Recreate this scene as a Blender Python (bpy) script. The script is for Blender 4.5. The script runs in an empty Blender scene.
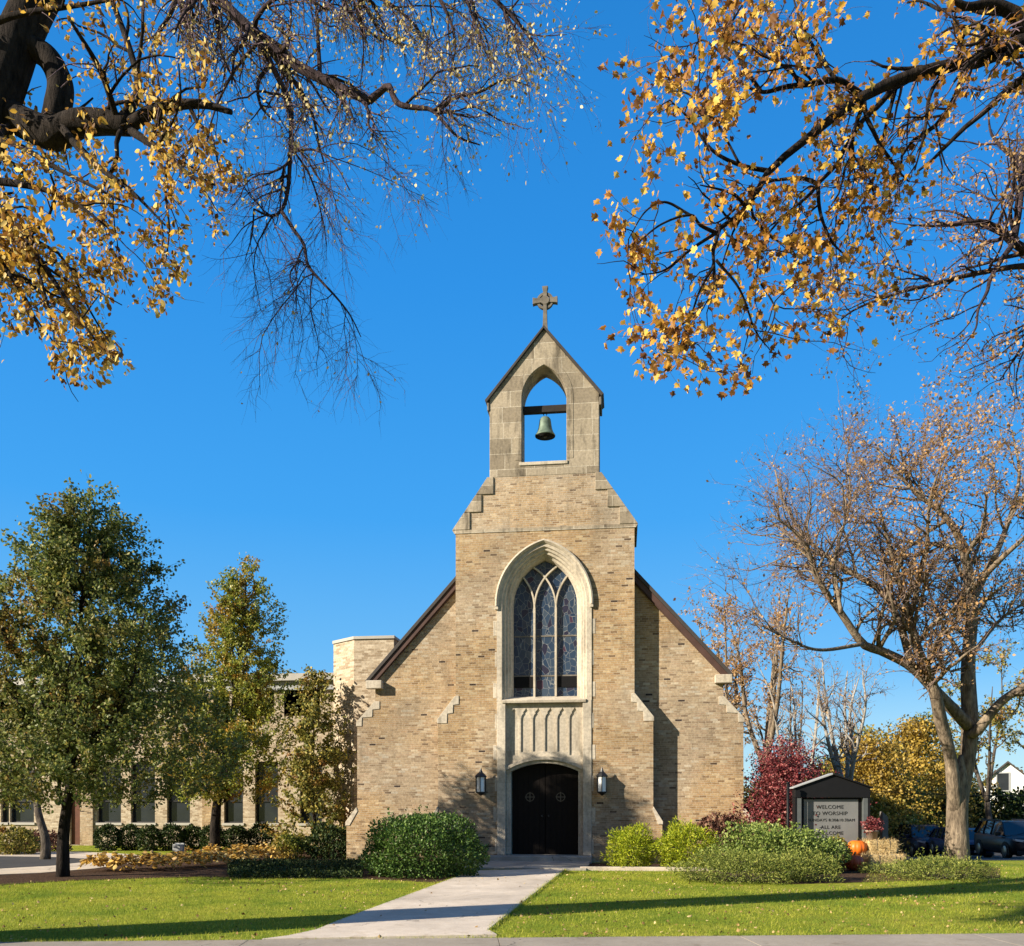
import bpy, bmesh, math, random
import numpy as np
from mathutils import Vector, Matrix
from mathutils.geometry import tessellate_polygon
PI = math.pi
S = bpy.context.scene
COL = S.collection
# ------------------------------------------------------------------ camera
FPX, HOR, YAW = 900.0, 805.0, math.radians(7.0)
CX, CY, CZ = 2.295, -26.42, 1.68
FX, FY = -math.sin(YAW), math.cos(YAW)
RX, RY = math.cos(YAW), math.sin(YAW)
cam = bpy.data.cameras.new('camera')
cam.sensor_width = 36.0
cam.lens = FPX / 1024 * 36
cam.shift_y = (HOR - 473) / 1024
cam.clip_start = 0.1
cam.clip_end = 3000
camo = bpy.data.objects.new('camera', cam)
COL.objects.link(camo)
camo.location = (CX, CY, CZ)
camo.rotation_euler = (PI / 2, 0, YAW)
S.camera = camo
# ------------------------------------------------------------------ light
SUN_EL = math.radians(25.0)
SUN_TO = (-0.855, -0.519)          # horizontal direction towards the sun
SUN_AZ = math.atan2(SUN_TO[0], SUN_TO[1])
w = bpy.data.worlds.new('World')
S.world = w
w.use_nodes = True
wn = w.node_tree
bg = wn.nodes['Background']
sky = wn.nodes.new('ShaderNodeTexSky')
sky.sky_type = 'NISHITA'
sky.sun_disc = False
sky.sun_elevation = SUN_EL
sky.sun_rotation = SUN_AZ % (2 * PI)
sky.air_density = 1.0
sky.dust_density = 0.3
sky.ozone_density = 3.0
hs = wn.nodes.new('ShaderNodeHueSaturation')
hs.inputs['Saturation'].default_value = 1.22
hs.inputs['Value'].default_value = 1.0
wn.links.new(sky.outputs[0], hs.inputs['Color'])
mxs = wn.nodes.new('ShaderNodeMix'); mxs.data_type = 'RGBA'; mxs.inputs[0].default_value = 0.9
mxs.inputs[7].default_value = (0.09, 1.28, 3.9, 1)
wn.links.new(hs.outputs[0], mxs.inputs[6])
tc0 = wn.nodes.new('ShaderNodeTexCoord'); sz0 = wn.nodes.new('ShaderNodeSeparateXYZ'); wn.links.new(tc0.outputs['Generated'], sz0.inputs[0])
rp0 = wn.nodes.new('ShaderNodeValToRGB'); er0 = rp0.color_ramp.elements
for k_, (p_, c_) in enumerate(((0.0, (.62, .93, 1.0)), (.14, (.16, .54, 1.0)), (.30, (.052, .41, .99)), (.5, (.026, .32, .90)), (.75, (.015, .225, .68)))):
    e_ = er0[k_] if k_ < 2 else er0.new(p_)
    e_.position = p_; e_.color = (*c_, 1)
sc0 = wn.nodes.new('ShaderNodeVectorMath'); sc0.operation = 'SCALE'; sc0.inputs['Scale'].default_value = 4.1
wn.links.new(sz0.outputs[2], rp0.inputs[0]); wn.links.new(rp0.outputs[0], sc0.inputs[0]); wn.links.new(sc0.outputs[0], mxs.inputs[7])
# paler, less blue sky towards the sun and the southern horizon, put in to make shade less blue
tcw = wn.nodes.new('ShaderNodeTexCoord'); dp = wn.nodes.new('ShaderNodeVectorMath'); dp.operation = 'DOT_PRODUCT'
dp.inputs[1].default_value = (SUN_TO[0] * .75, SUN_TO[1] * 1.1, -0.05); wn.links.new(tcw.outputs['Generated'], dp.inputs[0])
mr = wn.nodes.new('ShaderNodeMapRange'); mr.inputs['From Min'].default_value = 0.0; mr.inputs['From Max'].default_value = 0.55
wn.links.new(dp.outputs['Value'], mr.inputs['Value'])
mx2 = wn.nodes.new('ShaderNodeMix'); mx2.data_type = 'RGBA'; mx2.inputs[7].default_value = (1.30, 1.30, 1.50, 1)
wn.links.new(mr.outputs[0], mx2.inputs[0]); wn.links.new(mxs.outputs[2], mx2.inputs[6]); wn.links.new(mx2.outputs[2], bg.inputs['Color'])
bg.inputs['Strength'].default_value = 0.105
sl = bpy.data.lights.new('sun', 'SUN')
sl.energy = 5.0
sl.angle = math.radians(0.5)
sl.color = (1.0, 0.90, 0.74)
so = bpy.data.objects.new('sun', sl)
COL.objects.link(so)
sv = Vector((SUN_TO[0] * math.cos(SUN_EL), SUN_TO[1] * math.cos(SUN_EL), math.sin(SUN_EL)))
so.rotation_euler = sv.to_track_quat('Z', 'Y').to_euler()
so.location = (-30, -30, 40)
S.view_settings.view_transform = 'Standard'
S.view_settings.look = 'None'
S.view_settings.exposure = 1.1
S.view_settings.gamma = 1.0
S.cycles.max_bounces = 6
S.cycles.transparent_max_bounces = 4

# ------------------------------------------------------------------ helpers
def cam2w(lat, d, z=0.0):
    return Vector((CX + FX * d + RX * lat, CY + FY * d + RY * lat, z))
def W(px, py, d):
    return cam2w((px - 512) / FPX * d, d, CZ + (HOR - py) / FPX * d)
def G(px, py, z=0.0):
    d = (CZ - z) * FPX / (py - HOR)
    return cam2w((px - 512) / FPX * d, d, z)
def onY(px, py, Y):
    u = (px - 512) / FPX
    d = (Y - CY) / (FY + RY * u)
    p = cam2w(u * d, d, CZ + (HOR - py) / FPX * d)
    return p.x, p.z
def lat_d(x, y):
    dx, dy = x - CX, y - CY
    return dx * RX + dy * RY, dx * FX + dy * FY
def ground_z_ld(lat, d):
    lat = np.asarray(lat, float); d = np.asarray(d, float)
    s = np.clip((lat - 6) / 7, 0, 1); s = s * s * (3 - 2 * s)
    t = np.clip(d - 27, 0, 23)
    return -s * 0.052 * t
def gz(x, y):
    return float(ground_z_ld(*lat_d(x, y)))

def setp(o, **k):
    for a, b in k.items():
        if b is not None: o[a] = b
def thing(name, label, cat, loc=(0, 0, 0), rotz=0, group=None):
    o = bpy.data.objects.new(name, None)
    COL.objects.link(o)
    o.location = loc; o.rotation_euler = (0, 0, rotz)
    setp(o, label=label, category=cat, group=group)
    o.empty_display_size = 0.2
    return o
def tag(o, label, cat, group=None):
    setp(o, label=label, category=cat, group=group); return o
def struct(o, kind='structure'):
    o['kind'] = kind; return o
def root_loc(p):
    v = Vector((0, 0, 0))
    while p is not None:
        v += p.location; p = p.parent
    return v
def link(name, me, mat, parent=None, local=False, origin=None):
    """me holds world coordinates unless local; object is placed under parent"""
    o = bpy.data.objects.new(name, me)
    COL.objects.link(o)
    if mat is not None: me.materials.append(mat)
    if parent is not None:
        o.parent = parent
        if not local: me.transform(Matrix.Translation(-root_loc(parent)))
    elif origin is not None:
        me.transform(Matrix.Translation(-Vector(origin))); o.location = origin
    return o
def npmesh(name, V, F, smooth=False):
    """V (n,3); F list of (k,m) int arrays of equal-size faces"""
    me = bpy.data.meshes.new(name)
    V = np.ascontiguousarray(V, dtype=np.float32)
    me.vertices.add(len(V)); me.vertices.foreach_set('co', V.ravel())
    F = [np.asarray(f, dtype=np.int32) for f in F if len(f)]
    nl = sum(f.size for f in F); nf = sum(len(f) for f in F)
    me.loops.add(nl); me.polygons.add(nf)
    me.loops.foreach_set('vertex_index', np.concatenate([f.ravel() for f in F]))
    tot = np.concatenate([np.full(len(f), f.shape[1], np.int32) for f in F])
    st = np.concatenate([[0], np.cumsum(tot)[:-1]]).astype(np.int32)
    me.polygons.foreach_set('loop_start', st)
    me.polygons.foreach_set('loop_total', tot)
    if smooth: me.polygons.foreach_set('use_smooth', np.ones(nf, bool))
    me.update(calc_edges=True)
    return me

class MB:
    def __init__(s): s.v = []; s.f = []; s.sm = []
    def add(s, V, F, sm=False):
        n = len(s.v); s.v += [tuple(v) for v in V]
        s.f += [tuple(i + n for i in f) for f in F]; s.sm += [sm] * len(F)
        return s
    def box(s, x0, x1, y0, y1, z0, z1):
        V = [(x, y, z) for x in (x0, x1) for y in (y0, y1) for z in (z0, z1)]
        return s.add(V, [(0, 1, 3, 2), (4, 6, 7, 5), (0, 4, 5, 1), (2, 3, 7, 6), (0, 2, 6, 4), (1, 5, 7, 3)])
    def prism(s, P, a, b, axis='y', holes=()):
        """polygon P of (u,v) with holes, extruded from a to b. axis y: (x,z); z: (x,y); x: (y,z)"""
        def m(u, v, t): return {'y': (u, t, v), 'z': (u, v, t), 'x': (t, u, v)}[axis]
        loops = [list(P)] + [list(h) for h in holes]
        flat = [p for l in loops for p in l]; n = len(flat)
        tris = tessellate_polygon([[Vector((p[0], p[1], 0)) for p in l] for l in loops])
        V = [m(u, v, a) for u, v in flat] + [m(u, v, b) for u, v in flat]
        F = []
        for t in tris:
            F.append(tuple(t)); F.append(tuple(i + n for i in reversed(t)))
        k = 0
        for l in loops:
            for i in range(len(l)):
                j = (i + 1) % len(l); F.append((k + i, k + j, k + j + n, k + i + n))
            k += len(l)
        return s.add(V, F)
    def lathe(s, prof, c=(0, 0, 0), n=24, sm=True, a0=0.0):
        V = []; F = []
        for r, z in prof:
            for i in range(n):
                a = a0 + 2 * PI * i / n; V.append((c[0] + r * math.cos(a), c[1] + r * math.sin(a), c[2] + z))
        for k in range(len(prof) - 1):
            for i in range(n):
                j = (i + 1) % n; F.append((k * n + i, k * n + j, (k + 1) * n + j, (k + 1) * n + i))
        F.append(tuple(range(n - 1, -1, -1))); F.append(tuple((len(prof) - 1) * n + i for i in range(n)))
        return s.add(V, F, sm)
    def tube(s, pts, r, n=8, sm=True):
        P = np.array(pts, float)[None]; rr = np.full(len(pts), r) if np.isscalar(r) else np.array(r, float)
        V, F, caps = tube_arrays(P, rr[None], n)
        s.add(V.tolist(), F.tolist() + [c for c in caps.tolist()], sm); return s
    def bar(s, p0, p1, w, h, up=(0, 0, 1)):
        p0 = Vector(p0); p1 = Vector(p1); d = (p1 - p0).normalized(); up = Vector(up)
        a = d.cross(up).normalized() * (w / 2); b = a.cross(d).normalized() * (h / 2)
        V = [p + x * a + y * b for p in (p0, p1) for x in (-1, 1) for y in (-1, 1)]
        return s.add(V, [(0, 1, 3, 2), (4, 6, 7, 5), (0, 4, 5, 1), (2, 3, 7, 6), (0, 2, 6, 4), (1, 5, 7, 3)])
    def build(s, name, mat, parent=None, local=False, bevel=0, seg=2, subsurf=0, origin=None):
        me = bpy.data.meshes.new(name)
        me.from_pydata(s.v, [], s.f)
        me.polygons.foreach_set('use_smooth', s.sm)
        bm = bmesh.new(); bm.from_mesh(me)
        bmesh.ops.remove_doubles(bm, verts=bm.verts, dist=1e-5)
        bmesh.ops.recalc_face_normals(bm, faces=bm.faces); bm.to_mesh(me); bm.free()
        o = link(name, me, mat, parent, local, origin)
        if bevel:
            m = o.modifiers.new('bevel', 'BEVEL'); m.width = bevel; m.segments = seg; m.limit_method = 'ANGLE'; m.angle_limit = math.radians(40)
        if subsurf:
            m = o.modifiers.new('sub', 'SUBSURF'); m.levels = m.render_levels = subsurf
        return o

def tube_arrays(P, R, n):
    """P (M,k,3), R (M,k) -> verts, quads, caps for all polylines"""
    M, k, _ = P.shape
    T = np.empty_like(P)
    T[:, 1:-1] = P[:, 2:] - P[:, :-2]; T[:, 0] = P[:, 1] - P[:, 0]; T[:, -1] = P[:, -1] - P[:, -2]
    T /= np.linalg.norm(T, axis=2, keepdims=True) + 1e-9
    m = T.mean(axis=1); ref = np.where(np.abs(m[:, 2:3]) < 0.75, np.array([[0, 0, 1.0]]), np.array([[1.0, 0, 0]]))
    A = np.cross(T, ref[:, None, :]); A /= np.linalg.norm(A, axis=2, keepdims=True) + 1e-9
    B = np.cross(T, A)
    ang = np.arange(n) * 2 * PI / n
    V = P[:, :, None, :] + R[:, :, None, None] * (A[:, :, None, :] * np.cos(ang)[None, None, :, None] + B[:, :, None, :] * np.sin(ang)[None, None, :, None])
    V = V.reshape(-1, 3)
    base = (np.arange(M) * k * n)[:, None, None] + (np.arange(k - 1) * n)[None, :, None]
    i = np.arange(n)[None, None, :]; j = (i + 1) % n
    F = np.stack([base + i, base + j, base + j + n, base + i + n], axis=-1).reshape(-1, 4)
    s0 = (np.arange(M) * k * n)[:, None] + np.arange(n)[None, ::-1]
    s1 = (np.arange(M) * k * n)[:, None] + (k - 1) * n + np.arange(n)[None, :]
    return V, F, np.concatenate([s0, s1])

# ------------------------------------------------------------------ node helpers
def newmat(name, rough=0.8, spec=0.3):
    m = bpy.data.materials.new(name); m.use_nodes = True
    b = m.node_tree.nodes['Principled BSDF']
    b.inputs['Roughness'].default_value = rough
    b.inputs['Specular IOR Level'].default_value = spec
    return m, m.node_tree, b
def N(t, typ, **k):
    n = t.nodes.new(typ)
    for a, b in k.items():
        if a.startswith('i_'):
            n.inputs[int(a[2:])].default_value = b
        else: setattr(n, a, b)
    return n
def math_(t, op, a, b=None, c=None):
    n = t.nodes.new('ShaderNodeMath'); n.operation = op
    for i, x in enumerate((a, b, c)):
        if x is None: continue
        if isinstance(x, (int, float)): n.inputs[i].default_value = x
        else: t.links.new(x, n.inputs[i])
    return n.outputs[0]
def mixc(t, f, a, b, blend='MIX'):
    n = t.nodes.new('ShaderNodeMix'); n.data_type = 'RGBA'; n.blend_type = blend
    if isinstance(f, (int, float)): n.inputs[0].default_value = f
    else: t.links.new(f, n.inputs[0])
    for i, x in ((6, a), (7, b)):
        if isinstance(x, (tuple, list)): n.inputs[i].default_value = (*x[:3], 1)
        else: t.links.new(x, n.inputs[i])
    return n.outputs[2]
def ramp(t, f, stops, interp='LINEAR'):
    n = t.nodes.new('ShaderNodeValToRGB'); n.color_ramp.interpolation = interp
    e = n.color_ramp.elements
    while len(e) < len(stops): e.new(0.5)
    for k, (p, c) in enumerate(stops):
        e[k].position = p; e[k].color = (*c, 1) if len(c) == 3 else c
    if f is not None: t.links.new(f, n.inputs[0])
    return n.outputs[0]
def noise(t, vec, scale, detail=4, rough=0.55, w=None):
    n = t.nodes.new('ShaderNodeTexNoise'); n.inputs['Scale'].default_value = scale
    n.inputs['Detail'].default_value = detail; n.inputs['Roughness'].default_value = rough
    if vec is not None: t.links.new(vec, n.inputs['Vector'])
    return n.outputs[0]
def bump(t, b, h, strength=0.4, dist=0.02):
    n = t.nodes.new('ShaderNodeBump'); n.inputs['Strength'].default_value = strength; n.inputs['Distance'].default_value = dist
    t.links.new(h, n.inputs['Height']); t.links.new(n.outputs[0], b.inputs['Normal'])
def pos(t):
    return t.nodes.new('ShaderNodeNewGeometry').outputs['Position']
def g3(c, k=1.0): return tuple(x * k for x in c)

def masonry(name, bw, bh, mortar, stops, mcol, rowvar=0.0, stain=0.35, dark=0.0, ang=0.0, rough=0.9, bstr=0.6, seed=0.0, patch=None):
    m, t, b = newmat(name, rough, 0.15)
    P = pos(t)
    sep = N(t, 'ShaderNodeSeparateXYZ'); t.links.new(P, sep.inputs[0])
    nrm = t.nodes.new('ShaderNodeNewGeometry').outputs['True Normal']
    sn = N(t, 'ShaderNodeSeparateXYZ'); t.links.new(nrm, sn.inputs[0])
    ax = math_(t, 'ABSOLUTE', sn.outputs[0]); ay = math_(t, 'ABSOLUTE', sn.outputs[1])
    side = math_(t, 'GREATER_THAN', ax, ay)
    u = math_(t, 'ADD', math_(t, 'MULTIPLY', sep.outputs[0], math_(t, 'SUBTRACT', 1.0, side)), math_(t, 'MULTIPLY', sep.outputs[1], side))
    u = math_(t, 'ADD', u, 100.0 + seed)
    wob = noise(t, P, 1.3, 2)
    v = math_(t, 'ADD', math_(t, 'ADD', sep.outputs[2], 10.0), math_(t, 'MULTIPLY', wob, 0.012))
    vr = math_(t, 'DIVIDE', v, bh)
    row = math_(t, 'FLOOR', vr)
    fr = math_(t, 'FRACT', vr)
    wn1 = N(t, 'ShaderNodeTexWhiteNoise', noise_dimensions='1D'); t.links.new(row, wn1.inputs['W'])
    off = math_(t, 'ADD', math_(t, 'MULTIPLY', row, 0.5), math_(t, 'MULTIPLY', wn1.outputs[0], 0.35 + rowvar))
    uu = math_(t, 'ADD', math_(t, 'DIVIDE', u, bw), off)
    colm = math_(t, 'FLOOR', uu); fc = math_(t, 'FRACT', uu)
    cv = N(t, 'ShaderNodeCombineXYZ'); t.links.new(colm, cv.inputs[0]); t.links.new(row, cv.inputs[1])
    wn2 = N(t, 'ShaderNodeTexWhiteNoise', noise_dimensions='2D'); t.links.new(cv.outputs[0], wn2.inputs['Vector'])
    rnd = wn2.outputs[0]
    col = ramp(t, rnd, stops)
    # mortar mask
    ex = math_(t, 'MULTIPLY', math_(t, 'MINIMUM', fc, math_(t, 'SUBTRACT', 1.0, fc)), bw)
    ez = math_(t, 'MULTIPLY', math_(t, 'MINIMUM', fr, math_(t, 'SUBTRACT', 1.0, fr)), bh)
    e = math_(t, 'MINIMUM', ex, ez)
    jit = math_(t, 'MULTIPLY', noise(t, P, 30, 2), mortar * 0.8)
    mask = math_(t, 'GREATER_THAN', math_(t, 'ADD', e, jit), mortar * 0.9)
    n1 = noise(t, P, 0.45, 5, 0.6); n2 = noise(t, P, 14, 4, 0.6)
    if patch:
        col = mixc(t, math_(t, 'MULTIPLY', ramp(t, noise(t, P, 0.35, 3, 0.5), [(0.42, (0, 0, 0)), (0.58, (1, 1, 1))]), patch[1]), col, patch[0], 'MULTIPLY')
    col = mixc(t, mask, mcol, col)
    sm = ramp(t, n1, [(0.3, (1 - stain,) * 3), (0.55, (1, 1, 1)), (0.8, (1.0, 0.97, 0.92))])
    col = mixc(t, 1.0, col, sm, 'MULTIPLY')
    col = mixc(t, 1.0, col, ramp(t, n2, [(0.25, (0.72, 0.72, 0.72)), (0.6, (1.08, 1.08, 1.08))]), 'MULTIPLY')
    if dark:
        mp = N(t, 'ShaderNodeMapping'); mp.inputs['Scale'].default_value = (3.0, 3.0, 0.7); t.links.new(P, mp.inputs[0])
        st = ramp(t, noise(t, mp.outputs[0], 1.2, 6, 0.65), [(0.5, (1, 1, 1)), (0.68, (1 - dark,) * 3)])
        col = mixc(t, 1.0, col, st, 'MULTIPLY')
    t.links.new(col, b.inputs['Base Color'])
    h = math_(t, 'ADD', math_(t, 'MULTIPLY', mask, math_(t, 'ADD', 0.7, math_(t, 'MULTIPLY', rnd, 0.5))), math_(t, 'MULTIPLY', n2, 0.5))
    bump(t, b, h, bstr, 0.012)
    return m

M = {}
M['brick'] = masonry('tan common brick', 0.205, 0.064, 0.009,
    [(0.0, (0.045, 0.033, 0.03)), (0.007, (0.07, 0.05, 0.04)), (0.014, (0.21, 0.15, 0.10)), (0.10, (0.29, 0.215, 0.14)), (0.3, (0.355, 0.27, 0.18)), (0.55, (0.39, 0.30, 0.20)),
     (0.7, (0.35, 0.25, 0.165)), (0.85, (0.43, 0.34, 0.235)), (0.93, (0.41, 0.355, 0.275)), (1.0, (0.50, 0.42, 0.31))],
    (0.44, 0.36, 0.265), stain=0.30, dark=0.2, patch=((1.02, 0.90, 0.70), 1.0))
M['brick_pale'] = masonry('pale buff brick', 0.215, 0.068, 0.008,
    [(0.0, (0.27, 0.20, 0.13)), (0.3, (0.38, 0.30, 0.21)), (0.6, (0.44, 0.36, 0.26)), (1.0, (0.52, 0.44, 0.33))],
    (0.46, 0.39, 0.29), stain=0.12, seed=31.7)
M['brick_worn'] = masonry('weathered pale brick', 0.2, 0.062, 0.012,
    [(0.0, (0.16, 0.12, 0.09)), (0.04, (0.27, 0.20, 0.14)), (0.3, (0.37, 0.295, 0.21)), (0.6, (0.42, 0.345, 0.26)), (0.85, (0.40, 0.30, 0.20)), (1.0, (0.52, 0.45, 0.35))],
    (0.45, 0.38, 0.29), stain=0.28, dark=0.25, seed=11.3, patch=((1.02, 0.86, 0.64), 0.8))
M['ashlar'] = masonry('weathered limestone blocks', 0.88, 0.46, 0.012,
    [(0.0, (0.25, 0.205, 0.15)), (0.5, (0.335, 0.28, 0.205)), (1.0, (0.40, 0.335, 0.25))],
    (0.56, 0.50, 0.40), rowvar=0.9, stain=0.25, dark=0.62, seed=3.3)
M['limestone'] = masonry('cut limestone', 1.3, 0.95, 0.005,
    [(0.0, (0.46, 0.40, 0.315)), (1.0, (0.54, 0.475, 0.38))], (0.34, 0.30, 0.24), stain=0.18, dark=0.34, seed=7.1, bstr=0.25)

def plain(name, col, rough=0.6, spec=0.4, var=0.15, scale=6, bstr=0.0, bscale=40, metal=0.0, coat=0.0):
    m, t, b = newmat(name, rough, spec)
    P = N(t, 'ShaderNodeTexCoord').outputs['Object']
    n = noise(t, P, scale, 5, 0.6)
    c = mixc(t, 1.0, col, ramp(t, n, [(0.25, (1 - var,) * 3), (0.75, (1 + var * 0.6,) * 3)]), 'MULTIPLY')
    t.links.new(c, b.inputs['Base Color'])
    b.inputs['Metallic'].default_value = metal
    b.inputs['Coat Weight'].default_value = coat
    if bstr: bump(t, b, noise(t, P, bscale, 4), bstr, 0.01)
    return m
M['stone_dark'] = plain('dark weathered stone', (0.17, 0.15, 0.125), 0.9, 0.2, 0.45, 5, 0.4, 30)
M['slate'] = plain('dark roof slate', (0.05, 0.043, 0.04), 0.7, 0.3, 0.3, 4, 0.3, 20)
M['fascia'] = plain('dark brown fascia board', (0.075, 0.04, 0.032), 0.6, 0.3, 0.3, 3)
M['fascia_light'] = plain('pale soffit board', (0.26, 0.22, 0.18), 0.7, 0.3, 0.2, 3)
M['door'] = plain('black brown painted wood door', (0.0075, 0.005, 0.004), 0.6, 0.15, 0.3, 9, 0.1, 60)
M['iron'] = plain('black iron', (0.012, 0.012, 0.013), 0.45, 0.5, 0.2, 20)
M['brass'] = plain('dull grey metal', (0.10, 0.09, 0.075), 0.45, 0.5, 0.2, 20, metal=0.6)
M['patina'] = plain('verdigris bronze', (0.13, 0.18, 0.135), 0.6, 0.4, 0.45, 7, metal=0.2)
M['wood_grey'] = plain('weathered grey timber', (0.16, 0.145, 0.13), 0.85, 0.2, 0.4, 8, 0.4, 30)
M['beam'] = plain('dark stained timber', (0.028, 0.024, 0.022), 0.8, 0.2, 0.3, 8, 0.3, 30)
M['dark'] = plain('dark interior', (0.01, 0.01, 0.011), 0.9, 0.1, 0.1)
M['white'] = plain('white painted siding', (0.72, 0.72, 0.70), 0.6, 0.3, 0.08, 2)
M['trim'] = plain('grey white trim', (0.33, 0.34, 0.34), 0.6, 0.3, 0.15, 3)
M['parapet'] = plain('pale metal parapet cap', (0.38, 0.36, 0.32), 0.5, 0.4, 0.1, 3)

def concrete(name, col, joint=None, jang=0.0, stain=0.25):
    m, t, b = newmat(name, 0.9, 0.2)
    P = pos(t)
    n1 = noise(t, P, 0.7, 5, 0.6); n2 = noise(t, P, 45, 3, 0.7); n3 = noise(t, P, 6, 4, 0.7)
    c = mixc(t, 1.0, col, ramp(t, n1, [(0.3, (1 - stain,) * 3), (0.7, (1.05, 1.05, 1.04))]), 'MULTIPLY')
    c = mixc(t, 1.0, c, ramp(t, n2, [(0.3, (0.85, 0.85, 0.85)), (0.7, (1.08, 1.08, 1.08))]), 'MULTIPLY')
    c = mixc(t, 1.0, c, ramp(t, n3, [(0.3, (0.9, 0.88, 0.86)), (0.7, (1.04, 1.04, 1.04))]), 'MULTIPLY')
    vv = N(t, 'ShaderNodeTexVoronoi'); vv.feature = 'DISTANCE_TO_EDGE'; vv.inputs['Scale'].default_value = .42
    wv = N(t, 'ShaderNodeVectorMath', operation='ADD'); t.links.new(P, wv.inputs[0]); nv = N(t, 'ShaderNodeTexNoise'); nv.inputs['Scale'].default_value = 3; t.links.new(P, nv.inputs['Vector'])
    sv_ = N(t, 'ShaderNodeVectorMath', operation='SCALE'); sv_.inputs['Scale'].default_value = .5; t.links.new(nv.outputs['Color'], sv_.inputs[0]); t.links.new(sv_.outputs[0], wv.inputs[1]); t.links.new(wv.outputs[0], vv.inputs['Vector'])
    ck = math_(t, 'MULTIPLY', math_(t, 'LESS_THAN', vv.outputs['Distance'], .0035), math_(t, 'GREATER_THAN', noise(t, P, .5, 2), .52))
    c = mixc(t, math_(t, 'MULTIPLY', ck, .65), c, (0.08, 0.07, 0.06))
    c = mixc(t, 1.0, c, ramp(t, noise(t, P, 2.6, 6, .75), [(.56, (1, 1, 1)), (.66, (.78, .75, .71))]), 'MULTIPLY')
    t.links.new(c, b.inputs['Base Color'])
    bump(t, b, math_(t, 'ADD', n2, n3), 0.25, 0.006)
    return m
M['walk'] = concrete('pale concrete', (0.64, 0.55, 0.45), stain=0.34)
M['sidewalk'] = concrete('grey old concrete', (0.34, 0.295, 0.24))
M['step'] = concrete('darker concrete step', (0.42, 0.39, 0.34), stain=0.4)  # darker than the walk, more strongly mottled
M['asphalt'] = concrete('asphalt', (0.055, 0.055, 0.058), stain=0.2)

def mulch():
    m, t, b = newmat('dark bark mulch', 0.95, 0.1)
    P = pos(t)
    n = noise(t, P, 22, 5, 0.7); n1 = noise(t, P, 2, 3)
    c = ramp(t, n, [(0.3, (0.025, 0.015, 0.01)), (0.55, (0.085, 0.05, 0.032)), (0.75, (0.16, 0.10, 0.065))])
    t.links.new(mixc(t, 1.0, c, ramp(t, n1, [(0.3, (0.7, 0.7, 0.7)), (0.7, (1.1, 1.1, 1.1))]), 'MULTIPLY'), b.inputs['Base Color'])
    bump(t, b, n, 1.0, 0.04)
    return m
M['mulch'] = mulch()
def lawn():
    m, t, b = newmat('mown lawn', 0.95, 0.1)
    P = pos(t)
    n1 = noise(t, P, 0.5, 4, 0.6); n2 = noise(t, P, 5, 5, 0.7); n3 = noise(t, P, 60, 3, 0.7)
    c = ramp(t, n1, [(0.3, (0.16, 0.23, 0.02)), (0.5, (0.27, 0.31, 0.03)), (0.72, (0.38, 0.36, 0.05))])
    c = mixc(t, 1.0, c, ramp(t, n2, [(0.3, (0.7, 0.75, 0.7)), (0.7, (1.25, 1.2, 1.1))]), 'MULTIPLY')
    c = mixc(t, 1.0, c, ramp(t, n3, [(0.3, (0.6, 0.6, 0.6)), (0.7, (1.3, 1.3, 1.3))]), 'MULTIPLY')
    t.links.new(c, b.inputs['Base Color'])
    bump(t, b, math_(t, 'ADD', n3, n2), 0.9, 0.05)
    return m
M['lawn'] = lawn()

def leafmat(name, stops, transl=0.35, rough=0.5, spec=0.35, clump=None, cs=0.6):
    """per-leaf random colour, with an optional second colour in clumps"""
    m = bpy.data.materials.new(name); m.use_nodes = True
    t = m.node_tree; b = t.nodes['Principled BSDF']; out = t.nodes['Material Output']
    g = t.nodes.new('ShaderNodeNewGeometry')
    c = ramp(t, g.outputs['Random Per Island'], stops)
    if clump:
        f = ramp(t, noise(t, g.outputs['Position'], cs, 3, 0.6), [(clump[1], (0, 0, 0)), (clump[2], (1, 1, 1))])
        c = mixc(t, f, c, ramp(t, g.outputs['Random Per Island'], clump[0]))
    t.links.new(c, b.inputs['Base Color'])
    b.inputs['Roughness'].default_value = rough; b.inputs['Specular IOR Level'].default_value = spec
    tr = N(t, 'ShaderNodeBsdfTranslucent'); t.links.new(c, tr.inputs['Color'])
    mx = N(t, 'ShaderNodeMixShader'); mx.inputs[0].default_value = transl
    t.links.new(b.outputs[0], mx.inputs[1]); t.links.new(tr.outputs[0], mx.inputs[2])
    t.links.new(mx.outputs[0], out.inputs['Surface'])
    return m
def barkmat(name, a, c2, scale=6):
    m, t, b = newmat(name, 0.95, 0.1)
    P = pos(t)
    mp = N(t, 'ShaderNodeMapping'); mp.inputs['Scale'].default_value = (1, 1, 0.25); t.links.new(P, mp.inputs[0])
    n = noise(t, mp.outputs[0], scale * 2.2, 6, 0.7); n2 = noise(t, P, scale * 0.4, 3)
    c = ramp(t, n, [(0.35, a), (0.65, c2)])
    c = mixc(t, 1.0, c, ramp(t, n2, [(0.3, (0.75, 0.75, 0.75)), (0.7, (1.15, 1.15, 1.15))]), 'MULTIPLY')
    t.links.new(c, b.inputs['Base Color']); bump(t, b, n, 1.0, 0.05)
    return m
M['bark_dark'] = barkmat('dark furrowed bark', (0.010, 0.008, 0.007), (0.042, 0.033, 0.028))
M['bark_grey'] = barkmat('grey brown bark', (0.045, 0.037, 0.03), (0.15, 0.125, 0.10))
M['bark_tan'] = barkmat('tan scaly bark', (0.085, 0.065, 0.048), (0.32, 0.25, 0.175), 5)
M['bark_pale'] = barkmat('pale smooth bark', (0.22, 0.20, 0.17), (0.42, 0.39, 0.35), 4)
M['twig_tan'] = barkmat('tan pink twigs', (0.13, 0.092, 0.075), (0.30, 0.215, 0.175), 4)
M['twig_purple'] = barkmat('purple grey twigs', (0.075, 0.052, 0.062), (0.20, 0.145, 0.165), 4)
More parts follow.
